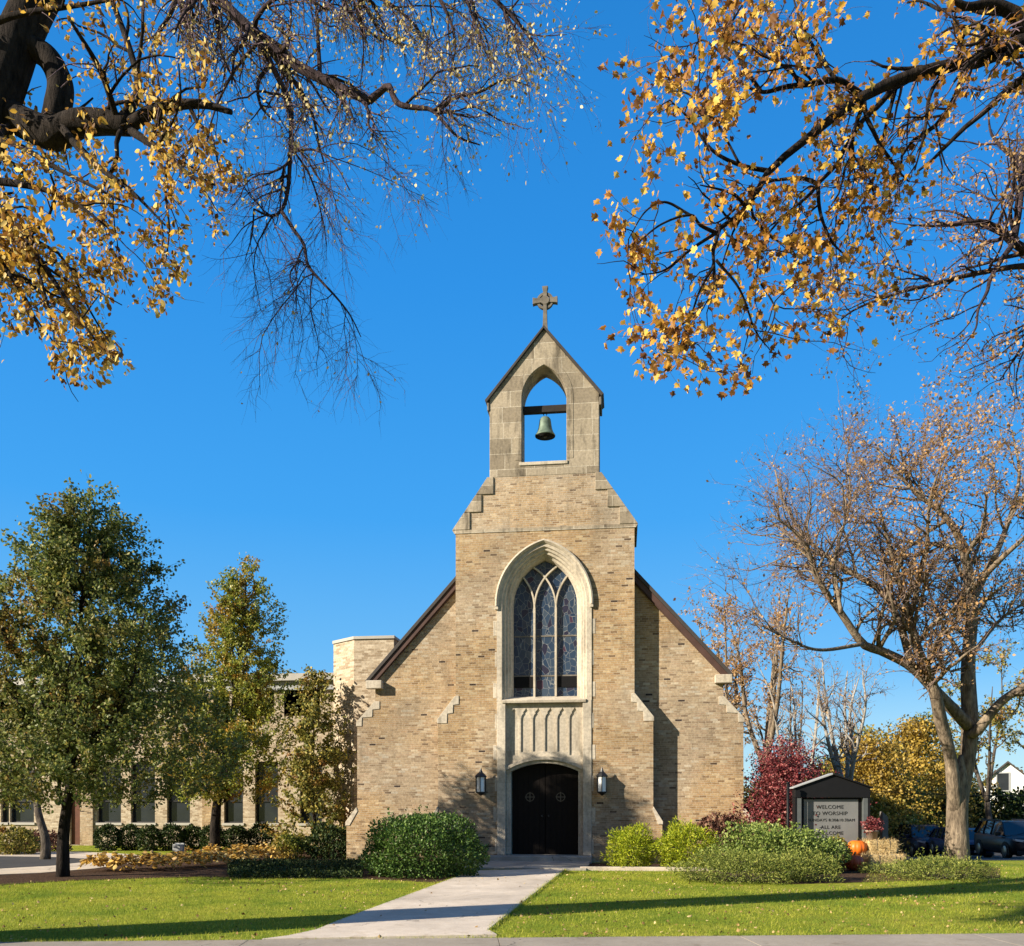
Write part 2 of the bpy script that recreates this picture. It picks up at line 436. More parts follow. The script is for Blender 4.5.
M['twig'] = barkmat('purple brown twig bark', (0.022, 0.016, 0.017), (0.085, 0.06, 0.065))

# ------------------------------------------------------------------ growth
class Wood:
    def __init__(s): s.T = []
    def add(s, P, R, n): s.T.append((np.asarray(P, float), np.asarray(R, float), n))
    def build(s, name, mat, parent, fine=None):
        """fine: second material for tubes of four sides or fewer (the twigs)"""
        V = []; Q = []; k = 0; C = {}; mi = []
        for P, R, n in s.T:
            if not len(P): continue
            v, f, c = tube_arrays(P, R, n)
            V.append(v); Q.append(f + k); mi.append(np.full(len(f), int(n <= 4)))
            C.setdefault(n, []).append(c + k); k += len(v)
        for n, c in C.items(): mi.append(np.full(sum(len(x) for x in c), int(n <= 4)))
        faces = [np.concatenate(Q)] + [np.concatenate(c) for c in C.values()]
        me = npmesh(name, np.concatenate(V), faces, True)
        o = link(name, me, mat, parent)
        if fine is not None:
            me.materials.append(fine); me.polygons.foreach_set('material_index', np.concatenate(mi).astype(np.int32))
        return o
def catmull(pts, per=5):
    P = np.array(pts, float); P = np.vstack([2 * P[0] - P[1], P, 2 * P[-1] - P[-2]])
    out = []
    for i in range(1, len(P) - 2):
        for t in np.linspace(0, 1, per, endpoint=False):
            a, b, c, d = P[i - 1], P[i], P[i + 1], P[i + 2]
            out.append(0.5 * ((2 * b) + (-a + c) * t + (2 * a - 5 * b + 4 * c - d) * t * t + (-a + 3 * b - 3 * c + d) * t ** 3))
    out.append(P[-2]); return np.array(out)
def resample(P, R, n):
    P = np.asarray(P, float); L = np.concatenate([[0], np.cumsum(np.linalg.norm(np.diff(P, axis=0), axis=1))])
    t = np.linspace(0, L[-1], n)
    return np.stack([np.interp(t, L, P[:, k]) for k in range(3)], 1), np.interp(t, L, R)
def limb(wood, pts, r, n=10, per=6, k=24, wob=0.0, rng=None):
    P = catmull(pts, per); R = np.interp(np.linspace(0, 1, len(P)), np.linspace(0, 1, len(r)), r)
    P, R = resample(P, R, k)
    if wob: P[1:-1] += rng.normal(0, wob, (k - 2, 3)) 
    wood.add(P[None], R[None], n); return P[None], R[None]
def unit(v): return v / (np.linalg.norm(v, axis=-1, keepdims=True) + 1e-9)
def spawn(rng, par, dens, length, ang, n=6, tmin=0.15, tmax=1.0, rratio=0.6, rmin=0.004, rtip=0.3, wander=0.25, trop=(0, 0, 0.1), taper=0.5, keep=None, bias=None):
    P, R = par; M_, k, _ = P.shape
    seg = np.linalg.norm(np.diff(P, axis=1), axis=2); L = seg.sum(1)
    cnt = rng.poisson(np.maximum(dens * L, 0.0001))
    idx = np.repeat(np.arange(M_), cnt); m = len(idx)
    if m == 0: return np.zeros((0, n, 3)), np.zeros((0, n))
    t = rng.uniform(tmin, tmax, m); f = t * (k - 1); i = np.minimum(f.astype(int), k - 2); f = f - i
    p0 = P[idx, i] * (1 - f[:, None]) + P[idx, i + 1] * f[:, None]
    r0 = R[idx, i] * (1 - f) + R[idx, i + 1] * f
    T = unit(P[idx, i + 1] - P[idx, i])
    rv = rng.normal(size=(m, 3)); perp = unit(rv - (rv * T).sum(1, keepdims=True) * T)
    if bias is not None: perp = unit(perp + np.array(bias)); perp = unit(perp - (perp * T).sum(1, keepdims=True) * T)
    a = np.radians(rng.uniform(ang[0], ang[1], m))[:, None]
    d = unit(np.cos(a) * T + np.sin(a) * perp)
    if callable(length): ln = length(p0, L[idx], t, rng)
    else: ln = rng.uniform(length[0], length[1], m) * (1 - taper * t)
    step = (ln / (n - 1))[:, None]
    Q = np.empty((m, n, 3)); Q[:, 0] = p0; cur = p0.copy()
    for s in range(1, n):
        d = unit(d + rng.normal(0, wander, (m, 3)) + np.array(trop)); cur = cur + d * step; Q[:, s] = cur
    rs = np.maximum(r0 * rratio, rmin); rs = np.minimum(rs, 0.025 * ln + rmin)
    RR = rs[:, None] * np.linspace(1, rtip, n)[None]
    if keep is not None:
        ok = keep(Q[:, -1]); Q = Q[ok]; RR = RR[ok]
    return Q, RR
SHAPES = {
    'oval': (np.array([(0, 0), (0.30, 0.35), (0.26, 0.72), (0, 1), (-0.26, 0.72), (-0.30, 0.35)]), [(0, 1, 2, 3), (0, 3, 4, 5)]),
    'kite': (np.array([(0, 0), (0.36, 0.45), (0, 1), (-0.36, 0.45)]), [(0, 1, 2, 3)]),
    'maple': (np.array([(0, 0), (0.28, 0.05), (0.22, 0.22), (0.55, 0.38), (0.34, 0.52), (0.30, 0.70), (0.13, 0.64), (0, 1.0), (-0.13, 0.64), (-0.30, 0.70), (-0.34, 0.52), (-0.55, 0.38), (-0.22, 0.22), (-0.28, 0.05)]),
              [(0, 1, 2, 6), (2, 3, 4, 6), (4, 5, 6), (0, 6, 7), (0, 7, 8), (0, 8, 12, 13), (8, 10, 11, 12), (8, 9, 10)]),
    'blade': (np.array([(-0.06, 0), (0.06, 0), (0, 1)]), [(0, 1, 2)]),
    'long': (np.array([(0, 0), (0.12, 0.3), (0.10, 0.7), (0, 1), (-0.10, 0.7), (-0.12, 0.3)]), [(0, 1, 2, 3), (0, 3, 4, 5)]),
}
def leaves(rng, name, P, size, mat, parent, shape='oval', axis=None, ajit=1.0, fold=0.25, nrm=None, nj=1.0):
    """scatter leaves at P; axis = preferred direction of the leaf tip"""
    m = len(P)
    S2, F = SHAPES[shape]
    if np.isscalar(size): size = np.full(m, size)
    A = rng.normal(size=(m, 3)) * ajit
    if axis is not None: A = A + (np.array(axis) if np.ndim(axis) == 1 else axis)
    A = unit(A)
    Nn = rng.normal(size=(m, 3)) * nj
    if nrm is not None: Nn = Nn + np.array(nrm)
    B = unit(np.cross(A, Nn)); Z = np.cross(A, B)
    k = len(S2)
    u = S2[:, 0][None, :, None]; v = S2[:, 1][None, :, None]; s = size[:, None, None]
    curl = rng.uniform(-0.1, 0.35, m)[:, None, None]
    V = P[:, None, :] + s * (u * B[:, None] + v * A[:, None] + (fold * np.abs(u) - curl * v * v) * Z[:, None])
    V = V.reshape(-1, 3); off = (np.arange(m) * k)[:, None]
    groups = {}
    for f in F: groups.setdefault(len(f), []).append(np.array(f)[None] + off)
    return link(name, npmesh(name, V, [np.concatenate(g) for g in groups.values()]), mat, parent)
def along(rng, par, per, tmin=0.2, jit=0.03):
    P, R = par; M_, k, _ = P.shape
    if M_ == 0: return np.zeros((0, 3))
    cnt = rng.poisson(per, M_); idx = np.repeat(np.arange(M_), cnt); m = len(idx)
    t = rng.uniform(tmin, 1, m) * (k - 1); i = np.minimum(t.astype(int), k - 2); f = (t - i)[:, None]
    return P[idx, i] * (1 - f) + P[idx, i + 1] * f + rng.normal(0, jit, (m, 3))

# ================================================================== SETTING
def smooth_obj(o):
    o.data.polygons.foreach_set('use_smooth', [True] * len(o.data.polygons))
def grid_sheet(name, l0, l1, d0, d1, step, off, mat):
    ls = np.arange(l0, l1 + 1e-6, step); ds = np.arange(d0, d1 + 1e-6, step)
    Lg, Dg = np.meshgrid(ls, ds, indexing='ij')
    Z = ground_z_ld(Lg, Dg) + off
    X = CX + FX * Dg + RX * Lg; Y = CY + FY * Dg + RY * Lg
    V = np.stack([X, Y, Z], -1).reshape(-1, 3); nd = len(ds)
    i, j = np.meshgrid(np.arange(len(ls) - 1), np.arange(nd - 1), indexing='ij')
    a = (i * nd + j).ravel(); F = np.stack([a, a + nd, a + nd + 1, a + 1], 1)
    return struct(link(name, npmesh(name, V, [F], True), mat))
grid_sheet('ground', -80, 80, -30, 110, 1.0, 0.0, M['lawn'])
# far ground to the horizon (four strips around the near grid)
mb = MB()
B0 = [(-80, -30), (80, -30), (80, 110), (-80, 110)]; B1 = [(-2200, -2200), (2200, -2200), (2200, 2200), (-2200, 2200)]
for k in range(4):
    j = (k + 1) % 4
    q = [B0[k], B0[j], B1[j], B1[k]]
    mb.add([tuple(cam2w(a, b, float(ground_z_ld(a, b)) if n < 2 else -1.2)) for n, (a, b) in enumerate(q)], [(0, 1, 2, 3)])
struct(mb.build('terrain', M['lawn']))

def sheet(name, P, mat, top, bottom=-0.05, bevel=0):
    mb = MB().prism([(p.x, p.y) for p in P], bottom, top, 'z')
    return struct(mb.build(name, mat, bevel=bevel))
# sidewalk: slabs with narrow joints, running slightly askew to the facade
sa = G(60, 943.8); sb = G(1024, 935.4)
sdir = (sb - sa).normalized(); snrm = Vector((sdir.y, -sdir.x, 0))
mb = MB()
# joint crossing the photograph at px 497
j0 = G(497, 937.5); t0 = (j0 - sa).dot(sdir)
for k in range(-9, 14):
    a = sa + sdir * (t0 + k * 3.05 + 0.004); b = sa + sdir * (t0 + (k + 1) * 3.05 - 0.004)
    q = [a, b, b + snrm * 1.5, a + snrm * 1.5]
    mb.prism([(p.x, p.y) for p in q], -0.1, 0.03, 'z')
struct(mb.build('sidewalk', M['sidewalk'], bevel=0.002))
mb = MB(); q = [sa - sdir * 30 - snrm * 0.0, sa + sdir * 45, sa + sdir * 45 + snrm * 1.5, sa - sdir * 30 + snrm * 1.5]
mb.prism([(p.x, p.y) for p in q], -0.1, 0.016, 'z'); struct(mb.build('pavement_bed', M['mulch']))
# street and kerb behind the photographer
q = [sa - sdir * 60 + snrm * 5.0, sa + sdir * 70 + snrm * 5.0, sa + sdir * 70 + snrm * 14, sa - sdir * 60 + snrm * 14]
sheet('road', q, M['asphalt'], 0.008)
q = [sa - sdir * 60 + snrm * 4.8, sa + sdir * 70 + snrm * 4.8, sa + sdir * 70 + snrm * 5.0, sa - sdir * 60 + snrm * 5.0]
sheet('kerb', q, M['walk'], 0.12)
# walkway to the door
wl = [(472, 872), (446, 882), (372, 910), (340, 922), (316, 932), (288, 938.2), (262, 941.6)]
wr = [(497, 937.0), (488, 932), (520, 906), (545, 886.5), (566, 870)]
WALK = [G(*p) for p in wl] + [G(*p) for p in wr]
mb = MB()
def clipd(P, d0, d1):
    # clip polygon in world to a band of camera distance (for the slabs)
    def cut(P, f):
        out = []
        for i in range(len(P)):
            a, b = P[i], P[(i + 1) % len(P)]; fa, fb = f(a), f(b)
            if fa >= 0: out.append(a)
            if fa * fb < 0: out.append(a.lerp(b, fa / (fa - fb)))
        return out
    g = lambda p: lat_d(p.x, p.y)[1]
    P = cut(P, lambda p: g(p) - d0)
    return cut(P, lambda p: d1 - g(p)) if P else P
for a, b in ((10.8, 13.6), (13.6, 16.1), (16.1, 18.5), (18.5, 20.9), (20.9, 24.0)):
    P = clipd(WALK, a + 0.006, b - 0.006)
    if len(P) > 2: mb.prism([(p.x, p.y) for p in P], -0.08, 0.038, 'z')
struct(mb.build('walkway', M['walk'], bevel=0.004))
# landing before the door and the step
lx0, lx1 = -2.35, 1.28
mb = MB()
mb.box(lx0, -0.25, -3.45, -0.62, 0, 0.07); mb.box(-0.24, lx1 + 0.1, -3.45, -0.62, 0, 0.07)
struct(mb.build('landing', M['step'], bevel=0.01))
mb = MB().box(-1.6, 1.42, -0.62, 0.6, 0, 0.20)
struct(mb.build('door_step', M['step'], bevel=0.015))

# beds
sheet('bed_right', [Vector((1.30, -0.45, 0)), Vector((1.30, -3.15, 0)), cam2w(3.7, 22.9), G(683, 870), G(690, 880), G(800, 884), G(880, 882), G(1000, 878), G(1000, 868), cam2w(9.2, 25.6), Vector((9.0, -0.4, 0))], M['mulch'], 0.012)
mb = MB().bar(Vector((1.22, -3.28, 0.04)), Vector((4.9, -3.12, 0.04)), 0.16, 0.12)
struct(mb.build('bed_edging', M['walk'], bevel=0.01))
sheet('bed_left', [Vector((-2.4, -0.4, 0)), Vector((-2.4, -3.4, 0)), G(468, 880), G(440, 883), G(360, 879), G(200, 877), G(70, 881), G(-30, 887), G(-60, 878), G(60, 868), G(140, 856), G(300, 849), G(345, 853), Vector((-6.0, -0.2, 0))], M['mulch'], 0.010)
# driveway with concrete apron and asphalt middle
sheet('driveway', [G(-260, 893), G(-60, 877.5), G(40, 873.5), G(95, 869), G(135, 863), G(148, 858.5), G(135, 855), G(90, 852.6), G(0, 851.5), G(-200, 851.5), G(-420, 853), G(-500, 880)], M['walk'], 0.020)
sheet('driveway_asphalt', [G(-200, 880), G(-20, 870.5), G(50, 866.5), G(85, 862.6), G(88, 860), G(60, 857.8), G(0, 857), G(-200, 857), G(-300, 860)], M['asphalt'], 0.026)
grid_sheet('parking_lot', 14, 46, 29, 66, 1.0, 0.005, M['asphalt'])

# ================================================================== CHURCH
church = thing('church', 'tan brick church with stepped front tower, open stone belfry and arched window over black doors', 'church', (0, 0, 0))
A_C = 0.496                                  # arch centre offset of the big window family
def arch_pts(hw, zs, a=A_C, n=14):
    R = hw + a
    th = math.acos(a / R); out = []
    for i in range(n + 1):                    # right side, springing -> apex
        t = th * i / n; out.append((-a + R * math.cos(t), zs + R * math.sin(t)))
    left = [(-x, z) for x, z in reversed(out[:-1])]
    return out + left                         # right spring ... apex ... left spring
ZS = 7.62                                     # springing of the big window
TW, TB, TF = 2.64, 3.18, 3.44
HO = 1.33                 # tower half widths
def sym(R_): return R_ + [(-x, z) for x, z in reversed(R_)]
outer = sym([(TF, -0.1), (TF, 1.20), (TB, 1.56), (TB, 4.42), (TW, 5.05), (TW, 9.86)])
# avoid coincident bottom edges: cut the opening as a notch in the outline
notch = [(HO, -0.1), (HO, ZS)] + arch_pts(HO, ZS)[1:-1] + [(-HO, ZS), (-HO, -0.1)]
out_l = [(-x, z) for x, z in [(TF, 1.20), (TB, 1.56), (TB, 4.20), (TW, 4.88), (TW, 9.86)]]
P = [(TF, -0.1), (TF, 1.20), (TB, 1.56), (TB, 4.20), (TW, 4.88), (TW, 9.86)] + list(reversed(out_l)) + [(-TF, -0.1)] + list(reversed(notch))
mb = MB().prism(P, 0.0, 0.62)
mb.box(-2.6, 2.6, 0.63, 3.2, 8.8, 9.8)
mb.build('tower', M['brick'], church)
# upper tower of paler worn brick with sloping sides
P = [(TW - 0.001, 9.863), (1.64, 11.39)]
mb = MB().prism(sym([(TW - 0.02, 9.864), (1.60, 11.388)]), 0.004, 2.4)
mb.build('upper_tower', M['brick_worn'], church)
mb = MB().prism(sym([(TW + .04, 9.76), (TW + .10, 9.862)]), -0.018, -0.001)
mb.build('string_course', M['ashlar'], church)
# shoulder weatherings, stepped stones
for s in (-1, 1):
    mb = MB()
    for k in range(3):
        xa = TW + 0.10 - k * 0.355; za = 9.865 + k * 0.515
        mb.prism([(s * xa, za), (s * (xa - 0.345), za + 0.505), (s * (xa - 0.53), za + 0.505), (s * (xa - 0.53), za)], -0.035, 2.45)
    mb.build('shoulder_coping', M['ashlar'], church, bevel=0.012)
for s in (-1, 1):   # buttress weatherings
    mb = MB()
    mb.prism([(s * (TB + .025), 4.12), (s * (TB + .025), 4.24), (s * (TW + .02), 4.93), (s * (TW - .10), 4.93), (s * (TW - .10), 4.68), (s * (TW + .07), 4.66), (s * (TW + .08), 4.42), (s * (TW + .25), 4.40), (s * (TW + .26), 4.12)], -0.02, 0.44)
    mb.build('buttress_weathering', M['limestone'], church, bevel=0.008)
    mb = MB()
    mb.prism([(s * (TF + .02), 1.12), (s * (TF + .02), 1.20), (s * (TB + .01), 1.64), (s * (TB - .02), 1.56), (s * (TF - .12), 1.12)], -0.02, 0.44)
    mb.build('plinth_weathering', M['limestone'], church, bevel=0.008)
# ---- belfry
ZE, ZA_, BW = 13.72, 15.70, 1.62
oh, ozs, oa = 0.66, 13.66, 0.40
oarch = arch_pts(oh, ozs, oa)
hole = [(oh, 11.80), (oh, ozs)] + oarch[1:-1] + [(-oh, ozs), (-oh, 11.80)]
mb = MB().prism([(BW, 11.39), (BW, ZE), (0, ZA_), (-BW, ZE), (-BW, 11.39)], 0.0, 0.82, holes=[hole])
mb.build('belfry', M['ashlar'], church, bevel=0.02)
ro = arch_pts(oh + 0.2, ozs, oa); ri = arch_pts(oh + 0.012, ozs, oa)
mb = MB().prism([(oh + .2, 11.86)] + ro + [(-oh - .2, 11.86), (-oh - .012, 11.86)] + list(reversed(ri)) + [(oh + .012, 11.86)], -0.009, -0.001)
mb.build('belfry_arch_ring', M['ashlar'], church, bevel=0.006)
mb = MB().box(-0.74, 0.70, -0.03, 0.86, 11.70, 11.797); mb.build('belfry_sill', M['limestone'], church, bevel=0.01)
for s in (-1, 1):
    mb = MB()
    th = 0.085; nx, nz = (ZA_ - ZE), BW; L = math.hypot(nx, nz); nx, nz = nx / L * th, nz / L * th
    mb.prism([(0, ZA_ + 0.004), (s * (BW + .07), ZE - .10), (s * (BW + .07 + nx), ZE - .10 + nz), (0, ZA_ + nz * 1.7)], -0.07, 0.89)
    mb.build('belfry_roof', M['slate'], church, bevel=0.008)
    mb = MB().box(min(s * (BW + .002), s * (BW + .07)), max(s * (BW + .002), s * (BW + .07)), -0.03, 0.80, ZE - .35, ZE - .11)
    mb.build('belfry_corbel', M['stone_dark'], church, bevel=0.02)
# celtic cross on the apex
mb = MB(); cz, cy_ = 16.50, 0.41
mb.prism([(-.10, 15.72), (.10, 15.72), (.065, 15.95), (.05, 16.38), (-.05, 16.38), (-.065, 15.95)], cy_ - .08, cy_ + .08)
mb.prism([(-.055, 16.38), (.055, 16.38), (.055, 16.44), (.30, 16.42), (.37, 16.40), (.37, 16.60), (.30, 16.58), (.055, 16.56), (.06, 16.80), (.09, 16.92), (-.09, 16.92), (-.06, 16.80), (-.055, 16.56), (-.30, 16.58), (-.37, 16.60), (-.37, 16.40), (-.30, 16.42), (-.055, 16.44)], cy_ - .075, cy_ + .075)
ring = [(0.25 * math.cos(a), cz + 0.25 * math.sin(a)) for a in np.linspace(0, 2 * PI, 33)[:-1]]
ring2 = [(0.175 * math.cos(a), cz + 0.175 * math.sin(a)) for a in np.linspace(0, 2 * PI, 33)[:-1]]
mb.prism(ring, cy_ - .05, cy_ + .05, holes=[ring2])
mb.prism([(.13 * math.cos(a), cz + .13 * math.sin(a)) for a in np.linspace(0, 2 * PI, 17)[:-1]], cy_ - .09, cy_ + .09)
mb.v = [(a, b_, c_ + .24 * min(1, max(0, (c_ - 15.75) / .5))) for a, b_, c_ in mb.v]
mb.build('cross', M['stone_dark'], church, bevel=0.01)

# ---- main front wall
kxl, kzl = onY(371, 681, 0.44); kxr, kzr = onY(730, 677, 0.44)
axl, azl = onY(455, 583, 0.30); axr, azr = onY(633, 571, 0.30)
HW = (abs(kxl) + kxr) / 2; KZ = (kzl + kzr) / 2
SL = ((azl + azr) / 2 - KZ) / (HW - (abs(axl) + axr) / 2)
APEX = KZ + HW * SL
print('gable', kxl, kxr, kzl, kzr, 'slope', SL, 'apex', APEX)
WX = HW - 0.16                                # wall half width under the eaves
BXO = onY(741, 750, 0.44)[0]; BXF = onY(753, 825, 0.44)[0]; bxl = onY(355, 750, .44)[0]
print('buttress', BXO, BXF, bxl, onY(343, 825, .44)[0])
BXO = (BXO + abs(bxl)) / 2; BXF = BXO + .34
YW = 0.44
wallR = [(BXF, -0.1), (BXF, 1.15), (BXO, 1.55), (BXO, 4.18), (WX, 4.82), (WX, KZ - .06 + (HW - WX) * SL), (0, APEX - .06)]
mb = MB()
for s in (-1, 1):
    q_ = [(s * x, z) for x, z in wallR[:-1]] + [(s * 1.55, APEX - .06 - 1.55 * SL), (s * 1.55, -.1)]
    mb.prism(q_, YW, YW + 0.45)
mb.build('front_wall', M['brick'], church)
for s in (-1, 1):
    mb = MB()
    mb.prism([(s * (BXO + .03), 4.10), (s * (BXO + .03), 4.22), (s * (WX + .02), 4.86), (s * (WX - .14), 4.86), (s * (WX - .14), 4.62), (s * (WX + .08), 4.60), (s * (WX + .09), 4.38), (s * (BXO - .16), 4.36), (s * (BXO - .15), 4.10)], YW - 0.02, YW + .95)
    mb.build('corner_weathering', M['limestone'], church, bevel=0.008)
    mb = MB()
    mb.prism([(s * (BXF + .03), 1.05), (s * (BXF + .03), 1.16), (s * (BXO + .02), 1.62), (s * (BXO - .02), 1.5), (s * (BXF - .1), 1.05)], YW - 0.02, YW + .95)
    mb.build('plinth_weathering', M['limestone'], church, bevel=0.008)
    # corner buttress mass behind the front wall
    mb = MB().prism([(s * (BXF - .02), -0.1), (s * (BXF - .02), 1.1), (s * (BXO - .02), 1.5), (s * (BXO - .02), 4.12), (s * (WX - .02), 4.76), (s * (WX - .5), 4.76), (s * (WX - .5), -.1)], YW + .452, YW + .93)
    mb.build('corner_buttress', M['brick'], church)
    # nave side wall
    mb = MB().box(min(s * (WX - .4), s * (WX - .02)), max(s * (WX - .4), s * (WX - .02)), YW + .94, 25, -.1, KZ)
    mb.build('side_wall', M['brick'], church)
    # kneeler stone
    x0, x1 = sorted((s * (HW + .07), s * (HW - .42)))
    mb = MB().box(x0, x1, YW - .24, YW - 0.002, KZ - .23, KZ + .02); mb.build('kneeler', M['limestone'], church, bevel=0.02)
    # roof slope with rake board
    th = .10; L = math.hypot(1, SL); nx, nz = SL / L * th, 1 / L * th
    e = HW + .04
    mb = MB().prism([(0, APEX), (s * e, APEX - e * SL), (s * (e + nx), APEX - e * SL + nz), (0, APEX + th * L)], YW - .17, 25.4)
    mb.build('roof', M['slate'], church, bevel=0.01)
    th = -.15; nx2, nz2 = SL / L * th, 1 / L * th
    mb = MB().prism([(0, APEX - .003), (s * e, APEX - e * SL - .003), (s * (e + nx2), APEX - e * SL + nz2), (0, APEX + th * L)], YW - .13, YW - .08)
    mb.build('rake_board', M['fascia'], church, bevel=0.006)
    mb = MB().prism([(0, APEX - .2), (s * e - s * .04, APEX - (e - .04) * SL - .10), (s * (e + nx2), APEX - e * SL + nz2), (0, APEX - .1 + th * L)], YW - .077, YW - .003)
    mb.build('soffit', M['fascia'], church)
mb = MB().prism([(-WX, -.1), (WX, -.1), (WX, KZ), (0, APEX - .1), (-WX, KZ)], 24.6, 25.0); mb.build('rear_wall', M['brick'], church)

# ---- stone surround and mouldings
def arch_strip(prof, zb, zs, a=A_C, n=18):
    """loft a profile [(hw,y)...] round a pointed arch with jambs down to zb"""
    V = []; F = []; rows = []
    for hw, y in prof:
        ap = arch_pts(hw, zs, a, n); line = [(hw, zb)] + ap + [(-hw, zb)]
        rows.append(len(line)); V += [(x, y, z) for x, z in line]
    k = rows[0]
    for i in range(len(prof) - 1):
        for j in range(k - 1):
            F.append((i * k + j, i * k + j + 1, (i + 1) * k + j + 1, (i + 1) * k + j))
    return V, F
mb = MB()
V, F = arch_strip([(1.40, 0.0), (1.40, -0.03), (1.25, -0.03), (1.23, 0.03), (1.17, 0.035), (1.145, 0.11), (1.09, 0.12), (1.07, 0.22), (1.01, 0.25), (0.955, 0.40), (0.955, 0.5)], 4.75, ZS)
mb.add(V, F, False)
mb.build('window_surround', M['limestone'], church, bevel=0.0)
# jambs below, down to the ground, with toothed quoins
for s in (-1, 1):
    mb = MB()
    x0, x1 = sorted((s * 1.14, s * 1.40)); mb.box(x0, x1, -0.03, 0.33, 0.20, 4.748)
    x0, x1 = sorted((s * 1.0, s * 1.138)); mb.box(x0, x1, 0.13, 0.45, 0.20, 2.72)
    x0, x1 = sorted((s * .95, s * 1.14)); 
    mb.build('door_jamb', M['limestone'], church, bevel=0.015)
    for k, zc in enumerate(np.arange(.25, 7.2, 0.92)):
        if True:
            mb = MB(); x0, x1 = sorted((s * 1.402, s * (1.46 + .05 * (k % 2)))); mb.box(x0, x1, -0.008, 0.1, zc, zc + .44); mb.build('quoin', M['limestone'], church, bevel=0.01)
# hood mould over the arch
mb = MB(); V, F = arch_strip([(1.37, -0.001), (1.45, -.02), (1.45, -0.10), (1.40, -0.12), (1.34, -.05), (1.34, -0.031)], ZS - .06, ZS)
mb.add(V, F)
for s in (-1, 1): mb.box(*sorted((s * 1.35, s * 1.45)), -0.09, -0.001, ZS - .16, ZS - .062)
mb.build('hood_mould', M['limestone'], church, bevel=0.006)
# window sill
ZSILL = 4.83
mb = MB().prism([(-0.06 - .0, ZSILL - .14), (-0.08, ZSILL - .06), (.44, ZSILL + .10), (.44, ZSILL - .14)], -1.24, 1.24, 'x')
mb.build('window_sill', M['limestone'], church, bevel=0.01)
# blind arcade panel between window and door
def door_head(x): return 3.02 - 0.10 - .32 * (x / 1.15) ** 2
mb = MB()
def parc(x0, x1, z): return z
pz0, pz1 = 3.20, 4.66
cells = []
for k in range(6):
    x0 = -1.08 + k * .36 + .026; x1 = x0 + .308; xm = (x0 + x1) / 2
    zb = 3.26 + .0 * k - max(0, (abs(xm) - .5)) * .28
    top = [(x1, 4.22), (x1 - .015, 4.31), (x1 - .05, 4.37), (x1 - .075, 4.385), (x1 - .065, 4.43), (xm + .03, 4.50), (xm, 4.56), (xm - .03, 4.50), (x0 + .065, 4.43), (x0 + .075, 4.385), (x0 + .05, 4.37), (x0 + .015, 4.31), (x0, 4.22)]
    cells.append([(x0, zb), (x1, zb)] + top)
ah = [(x, door_head(x) + .14) for x in np.linspace(1.139, -1.139, 17)]
mb.prism([(-1.139, 4.68), (-1.139, ah[-1][1])] + list(reversed(ah))[1:-1] + [(1.139, ah[0][1]), (1.139, 4.68)], 0.10, 0.138, holes=cells)
mb.build('arcade_panel', M['limestone'], church, bevel=0.008)
P = [(-1.139, 4.68), (-1.139, ah[-1][1])] + list(reversed(ah))[1:-1] + [(1.139, ah[0][1]), (1.139, 4.68)]
mb = MB().prism(P, 0.1385, 0.34); mb.build('panel_back', M['limestone'], church)
# segmental door arch moulding
mb = MB()
for (da, db, y0, y1) in ((.10, .20, 0.02, .12), (0.0, .12, .10, .42)):
    up = [(x, door_head(x) + db) for x in np.linspace(1.138, -1.138, 17)]; lo = [(x, door_head(x) + da) for x in np.linspace(-1.138, 1.138, 17)]
    mb.prism(up + lo, y0, y1)
mb.build('door_arch', M['limestone'], church, bevel=0.01)
# doors
for s, nm in ((-1, 'l'), (1, 'r')):
    x0, x1 = (-.99, -.008) if s < 0 else (.008, .99)
    xs = np.linspace(x0, x1, 9)
    mb = MB().prism([(x0, .205), (x1, .205)] + [(x, door_head(x) - .01) for x in xs[::-1]], .46, .52)
    # plank grooves as raised battens
    for k in range(6):
        a = x0 + (x1 - x0) * k / 6 + .006; b = x0 + (x1 - x0) * (k + 1) / 6 - .006
        mb.prism([(a, .21), (b, .21), (b, door_head(b) - .02), (a, door_head(a) - .02)], .448, .4599)
    d = mb.build('door', M['door'], church)
    xc = s * .46; zc = 1.92
    mb = MB()
    rg = [(xc + .135 * math.cos(a), zc + .135 * math.sin(a)) for a in np.linspace(0, 2 * PI, 25)[:-1]]
    rh = [(xc + .112 * math.cos(a), zc + .112 * math.sin(a)) for a in np.linspace(0, 2 * PI, 25)[:-1]]
    mb.prism(rg, .436, .447, holes=[rh]); mb.box(xc - .014, xc + .014, .434, .447, zc - .15, zc + .15); mb.box(xc - .15, xc + .15, .4345, .4465, zc - .014, zc + .014)
    mb.build('door_emblem', M['brass'], d)
    mb = MB().lathe([(.02, 0), (.03, .01), (.03, .03), (.0, .045)], n=12)
    mb.v = [(s * .10 + a, .446 - c, 1.35 + b) for a, b, c in mb.v]
    mb.build('door_handle', M['brass'], d)
mb = MB().box(-1.2, 1.2, .56, .61, 0.0, 3.6); mb.build('door_backing', M['dark'], church)  # unseen dark sheet added behind the doors to stop light

